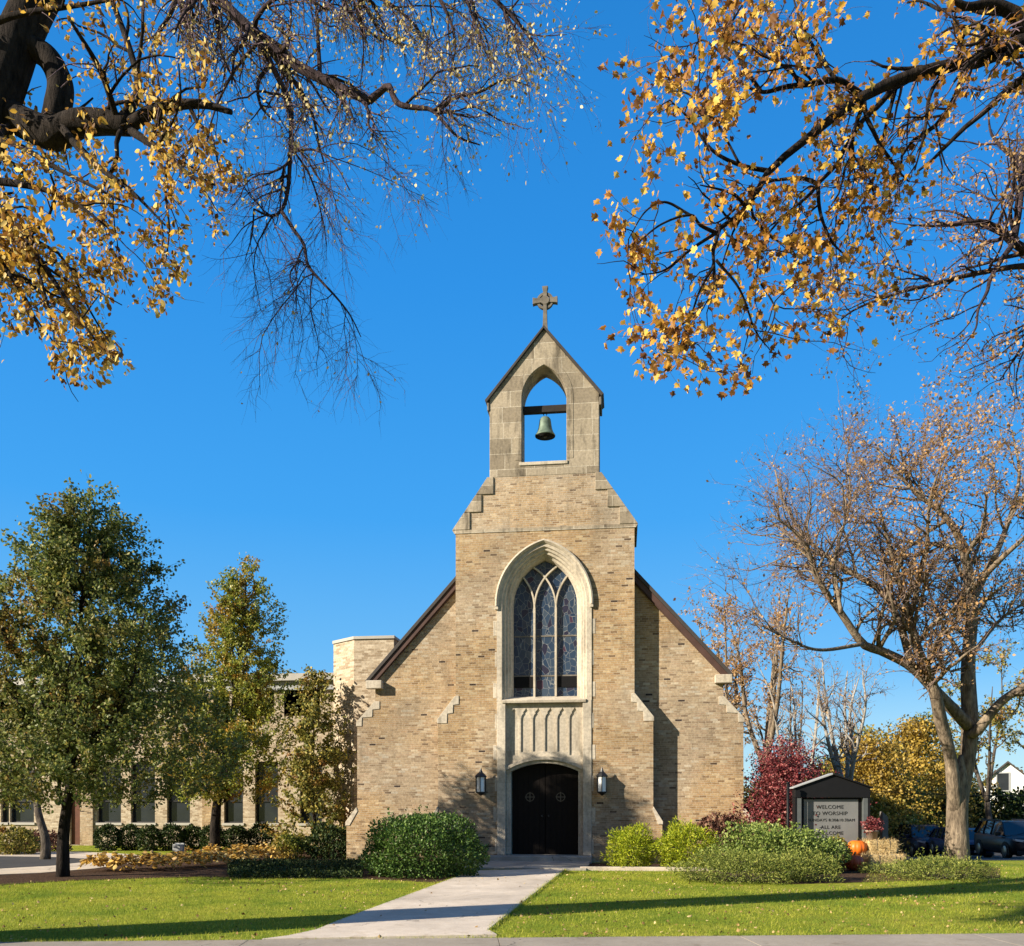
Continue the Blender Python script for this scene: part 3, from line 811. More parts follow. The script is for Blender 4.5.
# ---- stained glass window
def glassmat():
    m, t, b = newmat('leaded blue glass', 0.12, 0.6)
    P = pos(t)
    mp = N(t, 'ShaderNodeMapping'); mp.inputs['Scale'].default_value = (6.5, 6.5, 4.6); t.links.new(P, mp.inputs[0])
    v = N(t, 'ShaderNodeTexVoronoi'); v.feature = 'DISTANCE_TO_EDGE'; v.inputs['Scale'].default_value = 1.0; t.links.new(mp.outputs[0], v.inputs['Vector'])
    v2 = N(t, 'ShaderNodeTexVoronoi'); v2.inputs['Scale'].default_value = 1.0; t.links.new(mp.outputs[0], v2.inputs['Vector'])
    sp = N(t, 'ShaderNodeSeparateColor'); t.links.new(v2.outputs['Color'], sp.inputs[0])
    c = ramp(t, sp.outputs[0], [(0, (0.014, 0.030, 0.062)), (0.5, (0.03, 0.052, 0.088)), (0.86, (0.055, 0.075, 0.10)), (0.9, (0.03, 0.03, 0.05)), (0.96, (0.02, 0.02, 0.04)), (1, (0.06, 0.03, 0.05))])
    line = math_(t, 'LESS_THAN', v.outputs['Distance'], 0.022)
    t.links.new(mixc(t, line, c, (0.15, 0.16, 0.17)), b.inputs['Base Color'])
    t.links.new(math_(t, 'ADD', 0.1, math_(t, 'MULTIPLY', line, .5)), b.inputs['Roughness'])
    bump(t, b, math_(t, 'ADD', line, math_(t, 'MULTIPLY', sp.outputs[1], .6)), 0.25, 0.01)
    return m
M['glass'] = glassmat()
win = MB(); win.prism([(.95, 4.90)] + arch_pts(.95, ZS) + [(-.95, 4.90)], .47, .49)
win = win.build('window', M['glass'], church)
mb = MB()
def inside(x, z, hw=.95):
    if z < ZS: return abs(x) <= hw + .02
    R = hw + A_C + .02
    return math.hypot(abs(x) + A_C, z - ZS) <= R
def sweep(pts, w_=.055, y0=.36, y1=.478):
    pts = [p for p in pts if inside(*p)]
    L = []; R_ = []
    for i, (x, z) in enumerate(pts):
        a = pts[max(i - 1, 0)]; b = pts[min(i + 1, len(pts) - 1)]
        dx, dz = b[0] - a[0], b[1] - a[1]; q = math.hypot(dx, dz) or 1
        nx, nz = -dz / q * w_ / 2, dx / q * w_ / 2
        L.append((x + nx, z + nz)); R_.append((x - nx, z - nz))
    if len(pts) > 1: mb.prism(L + R_[::-1], y0, y1)
RR_ = .95 + A_C
spring = ZS - .05
for k, x0 in enumerate((-.32, .32)):
    sweep([(x0, z) for z in np.linspace(4.86, spring, 6)], .062, .352 + .002 * k)
    for q, s in enumerate((-1, 1)):
        pts = [(x0 + s * (RR_ * (1 - math.cos(t))), spring + RR_ * math.sin(t)) for t in np.linspace(0, 1.35, 40)]
        sweep(pts, .05, .356 + .004 * (2 * k + q))
mb.build('tracery', M['limestone'], win, bevel=0.006)
for z in (5.55, 6.74): MB().box(-.94, .94, .455, .469, z - .02, z + .02).build('glazing_bar', M['stone_dark'], win)
for x0, x1 in ((-.94, -.36), (.36, .94)): MB().box(x0, x1, .440, .468, 5.20, 5.53).build('vent_pane', M['dark'], win, bevel=.005)
mb = MB().box(-1.4, 1.4, .56, .61, 3.7, 9.4); mb.build('tower_backing', M['dark'], church)  # unseen dark sheet added behind the window to stop light

# ---- stair tower at the left, behind the front wall
tx0, _ = onY(334, 700, 3.4); tx1, _ = onY(354, 700, 2.6); tz = onY(354, 639.5, 2.6)[1]
stair = [(tx1, 2.6), (-5.2, 2.6), (-5.2, 8.4), (tx0, 8.4), (tx0 - .0, 3.35)]
mb = MB().prism(stair, -.1, tz, 'z'); mb.build('stair_tower', M['brick_pale'], church)
cx_ = sum(p[0] for p in stair) / 5; cy2 = sum(p[1] for p in stair) / 5
mb = MB().prism([(cx_ + (x - cx_) * 1.03, cy2 + (y - cy2) * 1.02) for x, y in stair], tz, tz + .10, 'z'); mb.build('parapet_cap', M['parapet'], church, bevel=.01)

# ---- bell hung in the belfry
bell = thing('church_bell', 'green patinated bell hanging from dark beam in belfry opening', 'bell', (0.0, .42, 12.70))
b = MB().lathe([(.30, 0), (.305, .03), (.28, .06), (.235, .14), (.20, .26), (.18, .40), (.165, .50), (.12, .56), (.05, .585), (.0, .59)], n=32)
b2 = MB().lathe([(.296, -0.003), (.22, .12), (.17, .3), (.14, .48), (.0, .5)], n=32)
b.build('bell', M['patina'], bell, local=True)
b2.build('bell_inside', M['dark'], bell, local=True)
MB().lathe([(.05, -.03), (.05, .04), (.018, .08), (.018, .45)], n=10).build('clapper', M['iron'], bell, local=True)
m_ = MB().tube([(-.02, 0, .58), (-.05, 0, .66), (0, 0, .72), (.05, 0, .66), (.02, 0, .58)], .016, 8); m_.tube([(0, 0, .70), (0, 0, .74)], .02, 8); m_.build('bell_hanger', M['iron'], bell, local=True)
MB().box(-.658, .658, -.08, .08, .70, .90).build('bell_beam', M['beam'], bell, local=True, bevel=.008)

# ---- wall lanterns
M['lamp_glass'] = plain('frosted white lantern glass', (0.85, 0.85, 0.85), 0.35, 0.5, 0.04)
def lantern(x, label):
    t = thing('wall_lantern', label, 'lantern', (x, 0, 2.05), 0, 'lanterns flanking the church door')
    y = -.22
    mb = MB().lathe([(.03, -.10), (.05, -.06), (.09, -.03), (.125, 0), (.125, .02)], (0, y, 0), 6, False, PI / 6)
    mb.lathe([(.13, .50), (.155, .515), (.10, .60), (.05, .66), (.03, .72), (.012, .80)], (0, y, 0), 6, False, PI / 6)
    for i in range(6):
        a = PI / 6 + i * PI / 3; mb.box(.118 * math.cos(a) - .009, .118 * math.cos(a) + .009, y + .118 * math.sin(a) - .009, y + .118 * math.sin(a) + .009, .0, .51)
    mb.build('lantern_frame', M['iron'], t, local=True)
    MB().lathe([(.10, .022), (.10, .498)], (0, y, 0), 6, False, PI / 6).build('lantern_glass', M['lamp_glass'], t, local=True)
    t.scale = (1.3, 1.05, .9)
    mb = MB().box(-.05, .05, -.03, -.001, -.05, .35); mb.tube([(0, -.02, .05), (0, -.10, -.09), (0, y, -.10)], .015, 6)
    mb.build('bracket', M['iron'], t, local=True)
lantern(onY(481, 790, -.2)[0], 'black six sided lantern with white glass on brick left of the doors')
lantern(onY(602, 790, -.2)[0], 'black six sided lantern with white glass on brick right of the doors')

# ================================================================== PARISH WING
YB = 8.6
wing = thing('parish_building', 'low buff brick two storey wing with tall dark windows behind left trees', 'building', (-14, YB, 0))
def bx(px): return onY(px, 800, YB)[0]
xr = tx0 + .4; zr = onY(300, 675, YB)[1]
wins = [(-108, -82), (-72, -46), (-36, -14), (1, 9), (10, 34), (97, 121), (131, 155), (167, 190), (224, 243), (255, 278), (300, 322)]
zs0, zs1 = onY(200, 823, YB)[1], onY(200, 762, YB)[1]
door_r = (71, 79)
holes = [[(bx(a), zs0), (bx(b), zs0), (bx(b), zs1), (bx(a), zs1)] for a, b in wins]
up = [(284, 320), (240, 274), (180, 214), (120, 154), (60, 94), (0, 34), (-60, -26)]
uz0, uz1 = onY(290, 716, YB)[1], onY(290, 687, YB)[1]
holes += [[(bx(a), uz0), (bx(b), uz0), (bx(b), uz1), (bx(a), uz1)] for a, b in up]
holes += [[(bx(70), .02), (bx(80), .02), (bx(80), 2.3), (bx(70), 2.3)]]
xl = bx(-330)
mb = MB().prism([(xl, -.1), (xr, -.1), (xr, zr - .5), (xl, zr - .5)], YB, YB + .35, holes=holes)
mb.build('wall', M['brick_pale'], wing)
MB().box(xl, xr, YB + .36, YB + 12, -.1, zr - .5).build('building_core', M['dark'], wing)
mb = MB().box(xl - .2, xr - .0, YB - .35, YB + 12, zr - .26, zr + .02); mb.build('roof', M['parapet'], wing, bevel=.01)
MB().box(xl - .1, xr - .0, YB - .15, YB - .002, zr - .62, zr - .265).build('fascia', M['trim'], wing, bevel=.01)
M['winglass'] = plain('dark window glass', (0.025, 0.03, 0.035), 0.08, 0.6, 0.3, 1.5)
M['blind'] = plain('grey window blind', (0.14, 0.145, 0.15), 0.6, 0.3, 0.1, 3)
for q, (a, b_) in enumerate(wins + up):
    z0, z1 = (zs0, zs1) if q < len(wins) else (uz0, uz1)
    x0, x1 = bx(a), bx(b_)
    mb = MB()
    f = .06
    mb.prism([(x0 + .003, z0 + .003), (x1 - .003, z0 + .003), (x1 - .003, z1 - .003), (x0 + .003, z1 - .003)], YB + .12, YB + .2, holes=[[(x0 + f, z0 + f), (x1 - f, z0 + f), (x1 - f, z1 - f), (x0 + f, z1 - f)]])
    mb.box(x0 + f, x1 - f, YB + .13, YB + .19, z0 + (z1 - z0) * .36 - .02, z0 + (z1 - z0) * .36 + .02)
    wf = mb.build('window', M['trim'] if q >= len(wins) else M['iron'], wing)
    MB().box(x0 + f, x1 - f, YB + .20, YB + .215, z0 + f, z1 - f).build('pane', M['winglass'], wf)
    if q < len(wins):
        MB().box(x0 - .06, x1 + .06, YB - .06, YB + .118, z0 - .10, z0 + .002).build('sill', M['parapet'], wf, bevel=.006)
        MB().box(x0 + f, x1 - f, YB + .225, YB + .235, z0 + (z1 - z0) * (.4 if q % 3 else .12), z1 - f).build('blind', M['blind'], wf)
M['brown_door'] = plain('red brown wood door', (0.10, 0.035, 0.018), 0.5, 0.3, 0.3, 6)
MB().box(bx(70) + .01, bx(80) - .01, YB + .1, YB + .17, .03, 2.29).build('door', M['brown_door'], wing, bevel=.01)
for px in (88, 210):
    x = bx(px); MB().box(x - .28, x + .28, YB - .12, YB - .002, -.05, zr - .63).build('pilaster', M['brick'], wing)

# ================================================================== helpers for plants
def sphere_pts(rng, c, r, n, lump=0.22, shell=0.72, fl=2.4, flat=1.5):
    d = unit(rng.normal(size=(n, 3)))
    d[:, 2] = np.where(d[:, 2] < -flat, -d[:, 2] * .9, d[:, 2])
    ph = rng.uniform(0, 6, 6)
    L = 1 + lump * (np.sin(d[:, 0] * fl * 2 + ph[0]) * np.sin(d[:, 1] * fl * 2 + ph[1]) + .7 * np.sin(d[:, 2] * fl * 3 + ph[2] + d[:, 0] * 3) + .5 * np.sin(d[:, 0] * 11 + ph[3]) * np.sin(d[:, 1] * 9 + d[:, 2] * 8 + ph[4]))
    rad = shell + (1 - shell) * rng.random(n) ** .6
    rad = np.where(rng.random(n) < .25, rng.uniform(.3, 1, n), rad)
    P = d * (L * rad)[:, None] * np.array(r)[None]
    return P + np.array(c)[None], d
def stems(rng, base, spots, r=.012, spread=.15, n=5):
    P = []
    b = np.array(base)
    for s in spots:
        b0 = b + np.array([rng.normal(0, spread), rng.normal(0, spread), 0]); m = (b0 + s) / 2 + rng.normal(0, .04, 3) + np.array([0, 0, .05])
        P.append([b0, (b0 + m) / 2 + rng.normal(0, .02, 3), m, (m + s) / 2, s])
    wd = Wood(); P = np.array(P); wd.add(P, np.linspace(1, .35, 5)[None] * np.full((len(P), 1), r), 5); return wd
def bush(rng, name, label, cat, c, r, n, size, mat, shape='oval', group=None, axis_out=.8, lump=.18, tips=0, z0=None, shell=.75):
    z0 = gz(c[0], c[1]) if z0 is None else z0
    t = thing(name, label, cat, (c[0], c[1], z0), 0, group)
    cc = np.array([c[0], c[1], z0 + c[2]])
    P, d = sphere_pts(rng, cc, r, n, lump, shell)
    ok = P[:, 2] > z0 + .02; P, d = P[ok], d[ok]
    ax = d * axis_out + np.array([0, 0, .25])
    ns = 46; sd = unit(rng.normal(size=(ns, 3)) + np.array([0, 0, .5])); sd[:, 2] = np.abs(sd[:, 2])
    s0_ = cc + sd * np.array(r) * .85; sd2 = unit(sd + rng.normal(0, .35, (ns, 3)) + np.array([0, 0, .4])); ls_ = rng.uniform(.5, 1.3, ns)[:, None] * .22 * max(r)
    tt_ = np.repeat(np.arange(ns), 14); f_ = rng.random(len(tt_))[:, None]
    SP = s0_[tt_] + sd2[tt_] * ls_[tt_] * f_ + rng.normal(0, size * .25, (len(tt_), 3)); SP = SP[SP[:, 2] > z0 + .03]
    PA = np.concatenate([P, SP]); AX = np.concatenate([ax, np.tile([[0, 0, .5]], (len(SP), 1))])
    leaves(rng, 'foliage', PA, rng.uniform(.65, 1.25, len(PA)) * size, mat, t, shape, axis=AX, ajit=.7)
    sp, _ = sphere_pts(rng, cc, np.array(r) * .85, 26, lump, .8)
    sp[:, 2] = np.maximum(sp[:, 2], z0 + .1)
    stems(rng, (c[0], c[1], z0), sp, .012, min(r[0], .5) * .25).build('stems', M['bark_grey'], t)
    return t

L_pear = leafmat('glossy green pear leaves', [(0, (0.06, 0.085, 0.018)), (.5, (0.155, 0.19, 0.045)), (.85, (0.27, 0.29, 0.08)), (1, (0.38, 0.31, 0.07))], .4, .5, .35,
                 clump=([(0, (0.09, 0.075, 0.02)), (.5, (0.24, 0.15, 0.03)), (1, (0.34, 0.14, 0.035))], .52, .70), cs=.8)
L_pear2 = leafmat('turning green and amber leaves', [(0, (0.09, 0.13, 0.018)), (.5, (0.25, 0.29, 0.04)), (1, (0.42, 0.38, 0.06))], .42, .4, .4,
                  clump=([(0, (0.24, 0.14, 0.025)), (.5, (0.46, 0.26, 0.04)), (1, (0.55, 0.25, 0.05))], .50, .66), cs=.75)
L_yg = leafmat('yellow green leaves', [(0, (0.08, 0.10, 0.02)), (.5, (0.22, 0.21, 0.045)), (1, (0.45, 0.36, 0.08))], .3, .5, .3,
               clump=([(0, (0.10, 0.07, 0.02)), (.6, (0.30, 0.12, 0.03)), (1, (0.42, 0.22, 0.05))], .55, .66), cs=1.1)
L_box = leafmat('deep green shrub leaves', [(0, (0.025, 0.06, 0.010)), (.6, (0.075, 0.145, 0.025)), (1, (0.18, 0.27, 0.06))], .25, .5, .3)
L_lime = leafmat('lime yellow shrub foliage', [(0, (0.13, 0.20, 0.012)), (.5, (0.36, 0.42, 0.02)), (1, (0.58, 0.58, 0.05))], .4, .5, .3)
L_mid = leafmat('mid green leaves', [(0, (0.06, 0.10, 0.018)), (.5, (0.19, 0.26, 0.05)), (1, (0.38, 0.44, 0.12))], .3, .5, .3)
L_jun = leafmat('olive juniper foliage', [(0, (0.05, 0.075, 0.014)), (.5, (0.17, 0.21, 0.035)), (1, (0.36, 0.36, 0.09))], .2, .6, .2)
L_red = leafmat('crimson maple leaves', [(0, (0.06, 0.012, 0.014)), (.5, (0.20, 0.035, 0.04)), (.85, (0.40, 0.10, 0.10)), (1, (0.55, 0.26, 0.22))], .35, .5, .3)
L_russet = leafmat('russet leaves', [(0, (0.06, 0.03, 0.022)), (.6, (0.17, 0.075, 0.05)), (1, (0.30, 0.16, 0.11))], .3, .6, .2)
L_yellow = leafmat('golden leaves', [(0, (0.16, 0.11, 0.025)), (.5, (0.42, 0.28, 0.045)), (1, (0.62, 0.43, 0.09))], .35, .5, .3,
                   clump=([(0, (0.07, 0.10, 0.02)), (1, (0.26, 0.27, 0.04))], .5, .62), cs=.35)
L_gold = leafmat('translucent golden maple leaves', [(0, (0.12, 0.05, 0.014)), (.35, (0.36, 0.18, 0.03)), (.7, (0.68, 0.42, 0.06)), (1, (0.86, 0.66, 0.24))], .5, .5, .3)  # brown to pale yellow leaves, half translucent
L_goldbrown = leafmat('amber and brown maple leaves', [(0, (0.12, 0.045, 0.014)), (.35, (0.34, 0.15, 0.028)), (.65, (0.66, 0.34, 0.04)), (1, (0.88, 0.60, 0.12))], .42, .55, .3)
L_cream = leafmat('small pale yellow leaves', [(0, (0.28, 0.17, 0.05)), (.5, (0.62, 0.47, 0.16)), (1, (0.82, 0.70, 0.38))], .4, .5, .3)
L_sparse = leafmat('sparse pinkish amber leaves', [(0, (0.24, 0.12, 0.05)), (.5, (0.52, 0.29, 0.10)), (1, (0.66, 0.46, 0.25))], .45, .5, .3)
L_hosta = leafmat('yellowed hosta leaves', [(0, (0.12, 0.08, 0.02)), (.25, (0.44, 0.25, 0.05)), (.6, (0.72, 0.46, 0.10)), (1, (0.80, 0.62, 0.28))], .3, .5, .3)
L_conif = leafmat('dark evergreen hedge foliage', [(0, (0.012, 0.026, 0.008)), (.7, (0.035, 0.06, 0.015)), (1, (0.10, 0.12, 0.03))], .15, .6, .2)
L_grass = leafmat('grass blades', [(0, (0.16, 0.21, 0.02)), (.4, (0.35, 0.39, 0.035)), (.8, (0.50, 0.50, 0.06)), (1, (0.62, 0.54, 0.16))], .45, .6, .2,
                  clump=([(0, (0.10, 0.16, 0.016)), (1, (0.24, 0.34, 0.04))], .47, .60), cs=.8)
L_litter = leafmat('fallen dry leaves', [(0, (0.14, 0.07, 0.025)), (.5, (0.34, 0.22, 0.09)), (1, (0.55, 0.42, 0.20))], .1, .7, .2)

# ------------------------------------------------------------------ leafy trees at the left
def leafy_tree(seed, name, label, base, h, r, zlo, mat, leafsize, nleaf, trunk_r, group=None, env_pow=.8, bark='bark_dark', shape='oval', lean=(0, 0), top_pow=1.0, dens=1.0):
    rng = np.random.default_rng(seed)
    t = thing(name, label, 'tree', tuple(base), 0, group)
    b = np.array(base); wd = Wood()
    top = b + np.array([lean[0], lean[1], h * .93])
    pts = [b + [0, 0, -.1], b + [.02, 0, h * .12], b + (top - b) * .3 + rng.normal(0, .05, 3), b + (top - b) * .6 + rng.normal(0, .08, 3), top]
    tr = limb(wd, pts, [trunk_r * 1.25, trunk_r, trunk_r * .8, trunk_r * .45, .02], 12, k=20)
    ph = rng.uniform(0, 6, 8)
    def env(z, az):
        u = np.clip((z - b[2] - zlo) / (h - zlo), 0.0, 1)
        prof = np.minimum(1, (u + .10) / .24) * (1 - u) ** env_pow * 1.12 + .03
        return r * prof * (1 + .17 * np.sin(az * 3 + ph[0] + z * 1.3) + .13 * np.sin(az * 5 + z * 2.9 + ph[1]) + .08 * np.sin(z * 6 + az * 2 + ph[2]))
    def keep(Q):
        k_ = (Q[:, 2] - b[2]) / h
        dx = Q[:, 0] - b[0] - lean[0] * k_; dy = Q[:, 1] - b[1] - lean[1] * k_; return (np.hypot(dx, dy) < env(Q[:, 2], np.arctan2(dy, dx))) & (Q[:, 2] > b[2] + zlo * .93) & (Q[:, 2] < b[2] + h)
    def ln(p0, L, t_, g): 
        e = env(p0[:, 2] + .5, g.uniform(0, 6, len(p0))); return np.clip(e * g.uniform(.65, .98, len(p0)), .3, 9)
    l1 = spawn(rng, tr, 5.0 * dens, ln, (38, 68), 8, tmin=max(.16, zlo / h - .02), tmax=.97, rratio=.5, rmin=.012, wander=.10, trop=(0, 0, .09))
    l2 = spawn(rng, l1, 3.2, (.5, 1.25), (30, 65), 6, .15, 1, .6, .007, wander=.14, trop=(0, 0, .08), keep=keep)
    l3 = spawn(rng, l2, 4.0, (.25, .6), (25, 70), 5, .1, 1, .6, .004, wander=.2, trop=(0, 0, .04), keep=keep)
    l3b = spawn(rng, l1, 3.0, (.25, .6), (25, 70), 5, .3, 1, .4, .004, wander=.2, keep=keep)
    l3 = (np.concatenate([l3[0], l3b[0]]), np.concatenate([l3[1], l3b[1]]))
    wd.add(*l1, 6); wd.add(*l2, 4); wd.add(*l3, 3)
    P = along(rng, l3, .8 * nleaf / max(len(l3[0]), 1), .05, .05)
    P = P[keep(P)]
    # leafy sprays filling the rest of the crown volume
    nc = int(nleaf / 26); zz = rng.uniform(0, 1, nc * 3); az = rng.uniform(0, 2 * PI, nc * 3)
    ez = b[2] + zlo + (h - zlo) * zz; er = env(ez, az); w_ = er / er.max()
    ok = rng.random(nc * 3) < w_; ez, az, er = ez[ok][:nc], az[ok][:nc], er[ok][:nc]
    rr = er * (.25 + .75 * np.sqrt(rng.random(len(er)))); cc = np.stack([b[0] + lean[0] * (ez - b[2]) / h + rr * np.cos(az), b[1] + lean[1] * (ez - b[2]) / h + rr * np.sin(az), ez - .35 * rr / r], 1)
    dirs = unit(np.stack([np.cos(az), np.sin(az), np.full(len(az), .8)], 1) + rng.normal(0, .35, (len(az), 3)))
    ln_ = rng.uniform(.3, .7, len(az))[:, None]; tt = np.linspace(-1, 1, 5)[None, :, None]
    spr = cc[:, None, :] + dirs[:, None, :] * (tt * ln_[:, None, :] * .5) + rng.normal(0, .015, (len(az), 5, 3))
    wd2 = (spr, np.linspace(.006, .002, 5)[None] * np.ones((len(az), 1)))
    P2 = along(rng, wd2, 24, 0, .055)
    P = np.concatenate([P, P2])
    wd.add(*wd2, 3); wd.build('trunk', M[bark], t)
    leaves(rng, 'crown', P, rng.uniform(.75, 1.2, len(P)) * leafsize, mat, t, shape, axis=(0, 0, -.35), ajit=1)
    print(name, 'twigs', len(l3[0]), 'leaves', len(P))
    return t
leafy_tree(3, 'pear_tree', 'large dark green pear tree with slim trunk in mulch at the lawn edge', G(63, 877), 9.15, 3.6, 1.9, L_pear, .085, 50000, .125, 'lawn trees left of the church', env_pow=.7, dens=1.3, lean=(.65, .1))
leafy_tree(5, 'pear_tree', 'narrow pear tree turning amber at its tips, rising behind the yellow hostas', G(215, 852), 10.6, 2.5, 2.0, L_pear2, .10, 24000, .16, 'lawn trees left of the church', env_pow=.66, dens=1.0, lean=(1.15, .1))
lt = G(45, 860)
leafy_tree(12, 'leaning_tree', 'small tree with crooked leaning trunk behind the large pear tree', lt, 5.2, 1.2, 2.6, L_pear, .09, 1500, .13, None, env_pow=.5, dens=.6, lean=(-1.1, .3), bark='bark_grey')
leafy_tree(8, 'young_tree', 'small yellow green tree with branches to the ground against the church corner', G(316, 856), 6.4, 1.25, .35, L_yg, .11, 6500, .06, 'lawn trees left of the church', env_pow=.5, dens=.8)
leafy_tree(9, 'vine_tree', 'thin leafy shrub tree casting shade on the pale stair tower', G(344, 853), 5.0, .75, .3, L_pear, .10, 2600, .05, None, env_pow=.4, dens=.7)

# multi-stem small tree trunk left of centre
def bare_tree(seed, name, label, skeleton, mat, leaf=None, nleaf=0, leafsize=.07, dens=(1.0, 1.4, 2.5), lens=((1.2, 3.0), (.6, 1.6), (.3, .8)), bark='bark_tan', group=None, trop=(0, 0, .05), wander=.22, base=None, shape='kite', twigmat=None, ang=(25, 65), leafax=(0, 0, -.4), rm=(.014, .008, .0045), bias=None, leafmask=None, tmin1=.22, keep=None):
    """skeleton: list of (points, radii)"""
    rng = np.random.default_rng(seed)
    base = skeleton[0][0][0] if base is None else base
    t = thing(name, label, 'tree', tuple(base), 0, group)
    wd = Wood(); Ps = []; Rs = []
    for pts, r in skeleton:
        P, R = limb(wd, pts, r, 12 if max(r) > .1 else 8, k=30); Ps.append(P); Rs.append(R)
    sk = (np.concatenate(Ps), np.concatenate(Rs))
    start = 0 if leaf is None else 0
    sub = [i for i, (p, r) in enumerate(skeleton) if r[-1] < .12 and (i > 0 or len(skeleton) == 1)]
    par = (sk[0][sub], sk[1][sub])
    l1 = spawn(rng, par, dens[0], lens[0], ang, 9, tmin1, 1, .55, rm[0], wander=wander, trop=trop, bias=bias, keep=keep)
    l2 = spawn(rng, l1, dens[1], lens[1], ang, 7, .12, 1, .6, rm[1], wander=wander, trop=trop, keep=keep)
    l3 = spawn(rng, l2, dens[2], lens[2], ang, 5, .1, 1, .6, rm[2], wander=wander, trop=trop, keep=keep)
    l3b = spawn(rng, l1, dens[2] * .5, lens[2], ang, 5, .1, 1, .5, rm[2], wander=wander, trop=trop, keep=keep)
    l3c = spawn(rng, par, dens[2] * .5, lens[2], ang, 5, max(.3, tmin1), 1, .2, rm[2], wander=wander, trop=trop, keep=keep)
    l3 = tuple(np.concatenate([a, b, c]) for a, b, c in zip(l3, l3b, l3c))
    wd.add(*l1, 6); wd.add(*l2, 4); wd.add(*l3, 3)
    wd.build('trunk', M[bark], t, M[twigmat or bark])
    if nleaf:
        P = np.concatenate([along(rng, l3, .75 * nleaf / max(len(l3[0]), 1), .1, .05), along(rng, l2, .25 * nleaf / max(len(l2[0]), 1), .1, .06)])
        if leafmask is not None: P = P[leafmask(P, rng)]
        leaves(rng, 'crown', P, rng.uniform(.5, 1.35, len(P)) * leafsize, mat if leaf is None else leaf, t, shape, axis=leafax, ajit=.8)
    print(name, 'l1 %d l2 %d l3 %d' % (len(l1[0]), len(l2[0]), len(l3[0])))
    return t
def tr(pts, d, r, dj=None):
    """traced limb: photo pixels at camera distance d (scalar or list)"""
    n = len(pts); ds = np.linspace(d[0], d[1], n) if isinstance(d, tuple) else [d] * n
    return ([np.array(W(x, y, q)) for (x, y), q in zip(pts, ds)], r)

# ---- big tree at the right
D = 28.0
zb = float(ground_z_ld((957 - 512) / FPX * D, D))
b0 = np.array(cam2w((957 - 512) / FPX * D, D, zb - .1))
sk = [([b0, np.array(W(957, 825, D)), np.array(W(957.5, 800, D)), np.array(W(959, 775, D)), np.array(W(961, 755, D))], [.39, .32, .31, .24, .06]),
      tr([(956, 815), (954, 795), (950, 755), (941, 722), (934, 690), (918, 650), (905, 600), (893, 560), (880, 510)], (28, 26.5), [.22, .21, .18, .2, .17, .14, .10, .06, .03]),
      tr([(959, 815), (961, 795), (966, 770), (970, 729), (968, 667), (972, 613), (970, 578), (957, 533), (939, 511), (912, 489), (877, 449)], (28, 28.5), [.25, .24, .22, .26, .21, .18, .15, .12, .09, .06, .03]),
      tr([(969, 726), (939, 695), (912, 667), (881, 651), (863, 644), (841, 613), (819, 582), (801, 538), (772, 515)], (28, 25.5), [.2, .17, .15, .13, .12, .10, .08, .05, .025]),
      tr([(912, 667), (899, 622), (881, 591), (846, 569), (810, 542), (785, 505), (775, 470)], (27, 28.5), [.12, .11, .10, .08, .055, .035, .02]),
      tr([(972, 604), (977, 591), (1001, 542), (1019, 480), (1012, 430)], (28.2, 30), [.13, .12, .09, .05, .02]),
      tr([(970, 735), (979, 729), (1001, 702), (1030, 682), (1070, 650)], (28, 27), [.16, .16, .13, .10, .05]),
      tr([(971, 590), (1000, 560), (1040, 520), (1070, 460)], (28, 25), [.10, .08, .05, .02]),
      tr([(905, 600), (925, 560), (930, 500), (950, 440)], (26.8, 24.5), [.08, .06, .04, .02]),
      tr([(863, 644), (820, 650), (790, 640), (760, 625)], (25.8, 24), [.06, .045, .03, .015]),
      tr([(841, 613), (835, 560), (850, 500), (845, 455)], (25.6, 27), [.06, .05, .03, .015]),
      tr([(968, 667), (940, 620), (925, 580)], (28, 30), [.08, .05, .02]), tr([(968, 660), (1000, 620), (1030, 600)], (28, 30.5), [.08, .05, .02])]
def amber(P, rng):
    lat = (P[:, 0] - CX) * RX + (P[:, 1] - CY) * RY; d = (P[:, 0] - CX) * FX + (P[:, 1] - CY) * FY
    return rng.random(len(P)) < np.clip(.3 + (lat / d * FPX - 330) / 160, .18, 1)
bare_tree(21, 'honey_locust_tree', 'tall spreading bare tree with forked tan trunk and few amber leaves beside the parked cars', sk, None, L_sparse, 30000, .088,
          dens=(2.6, 2.9, 5.4), lens=((1.2, 4.4), (.7, 2.3), (.35, 1.15)), tmin1=.42, twigmat='twig_tan', base=tuple(b0), rm=(.015, .0075, .0042), leafmask=amber, trop=(0, 0, .04), wander=.22)

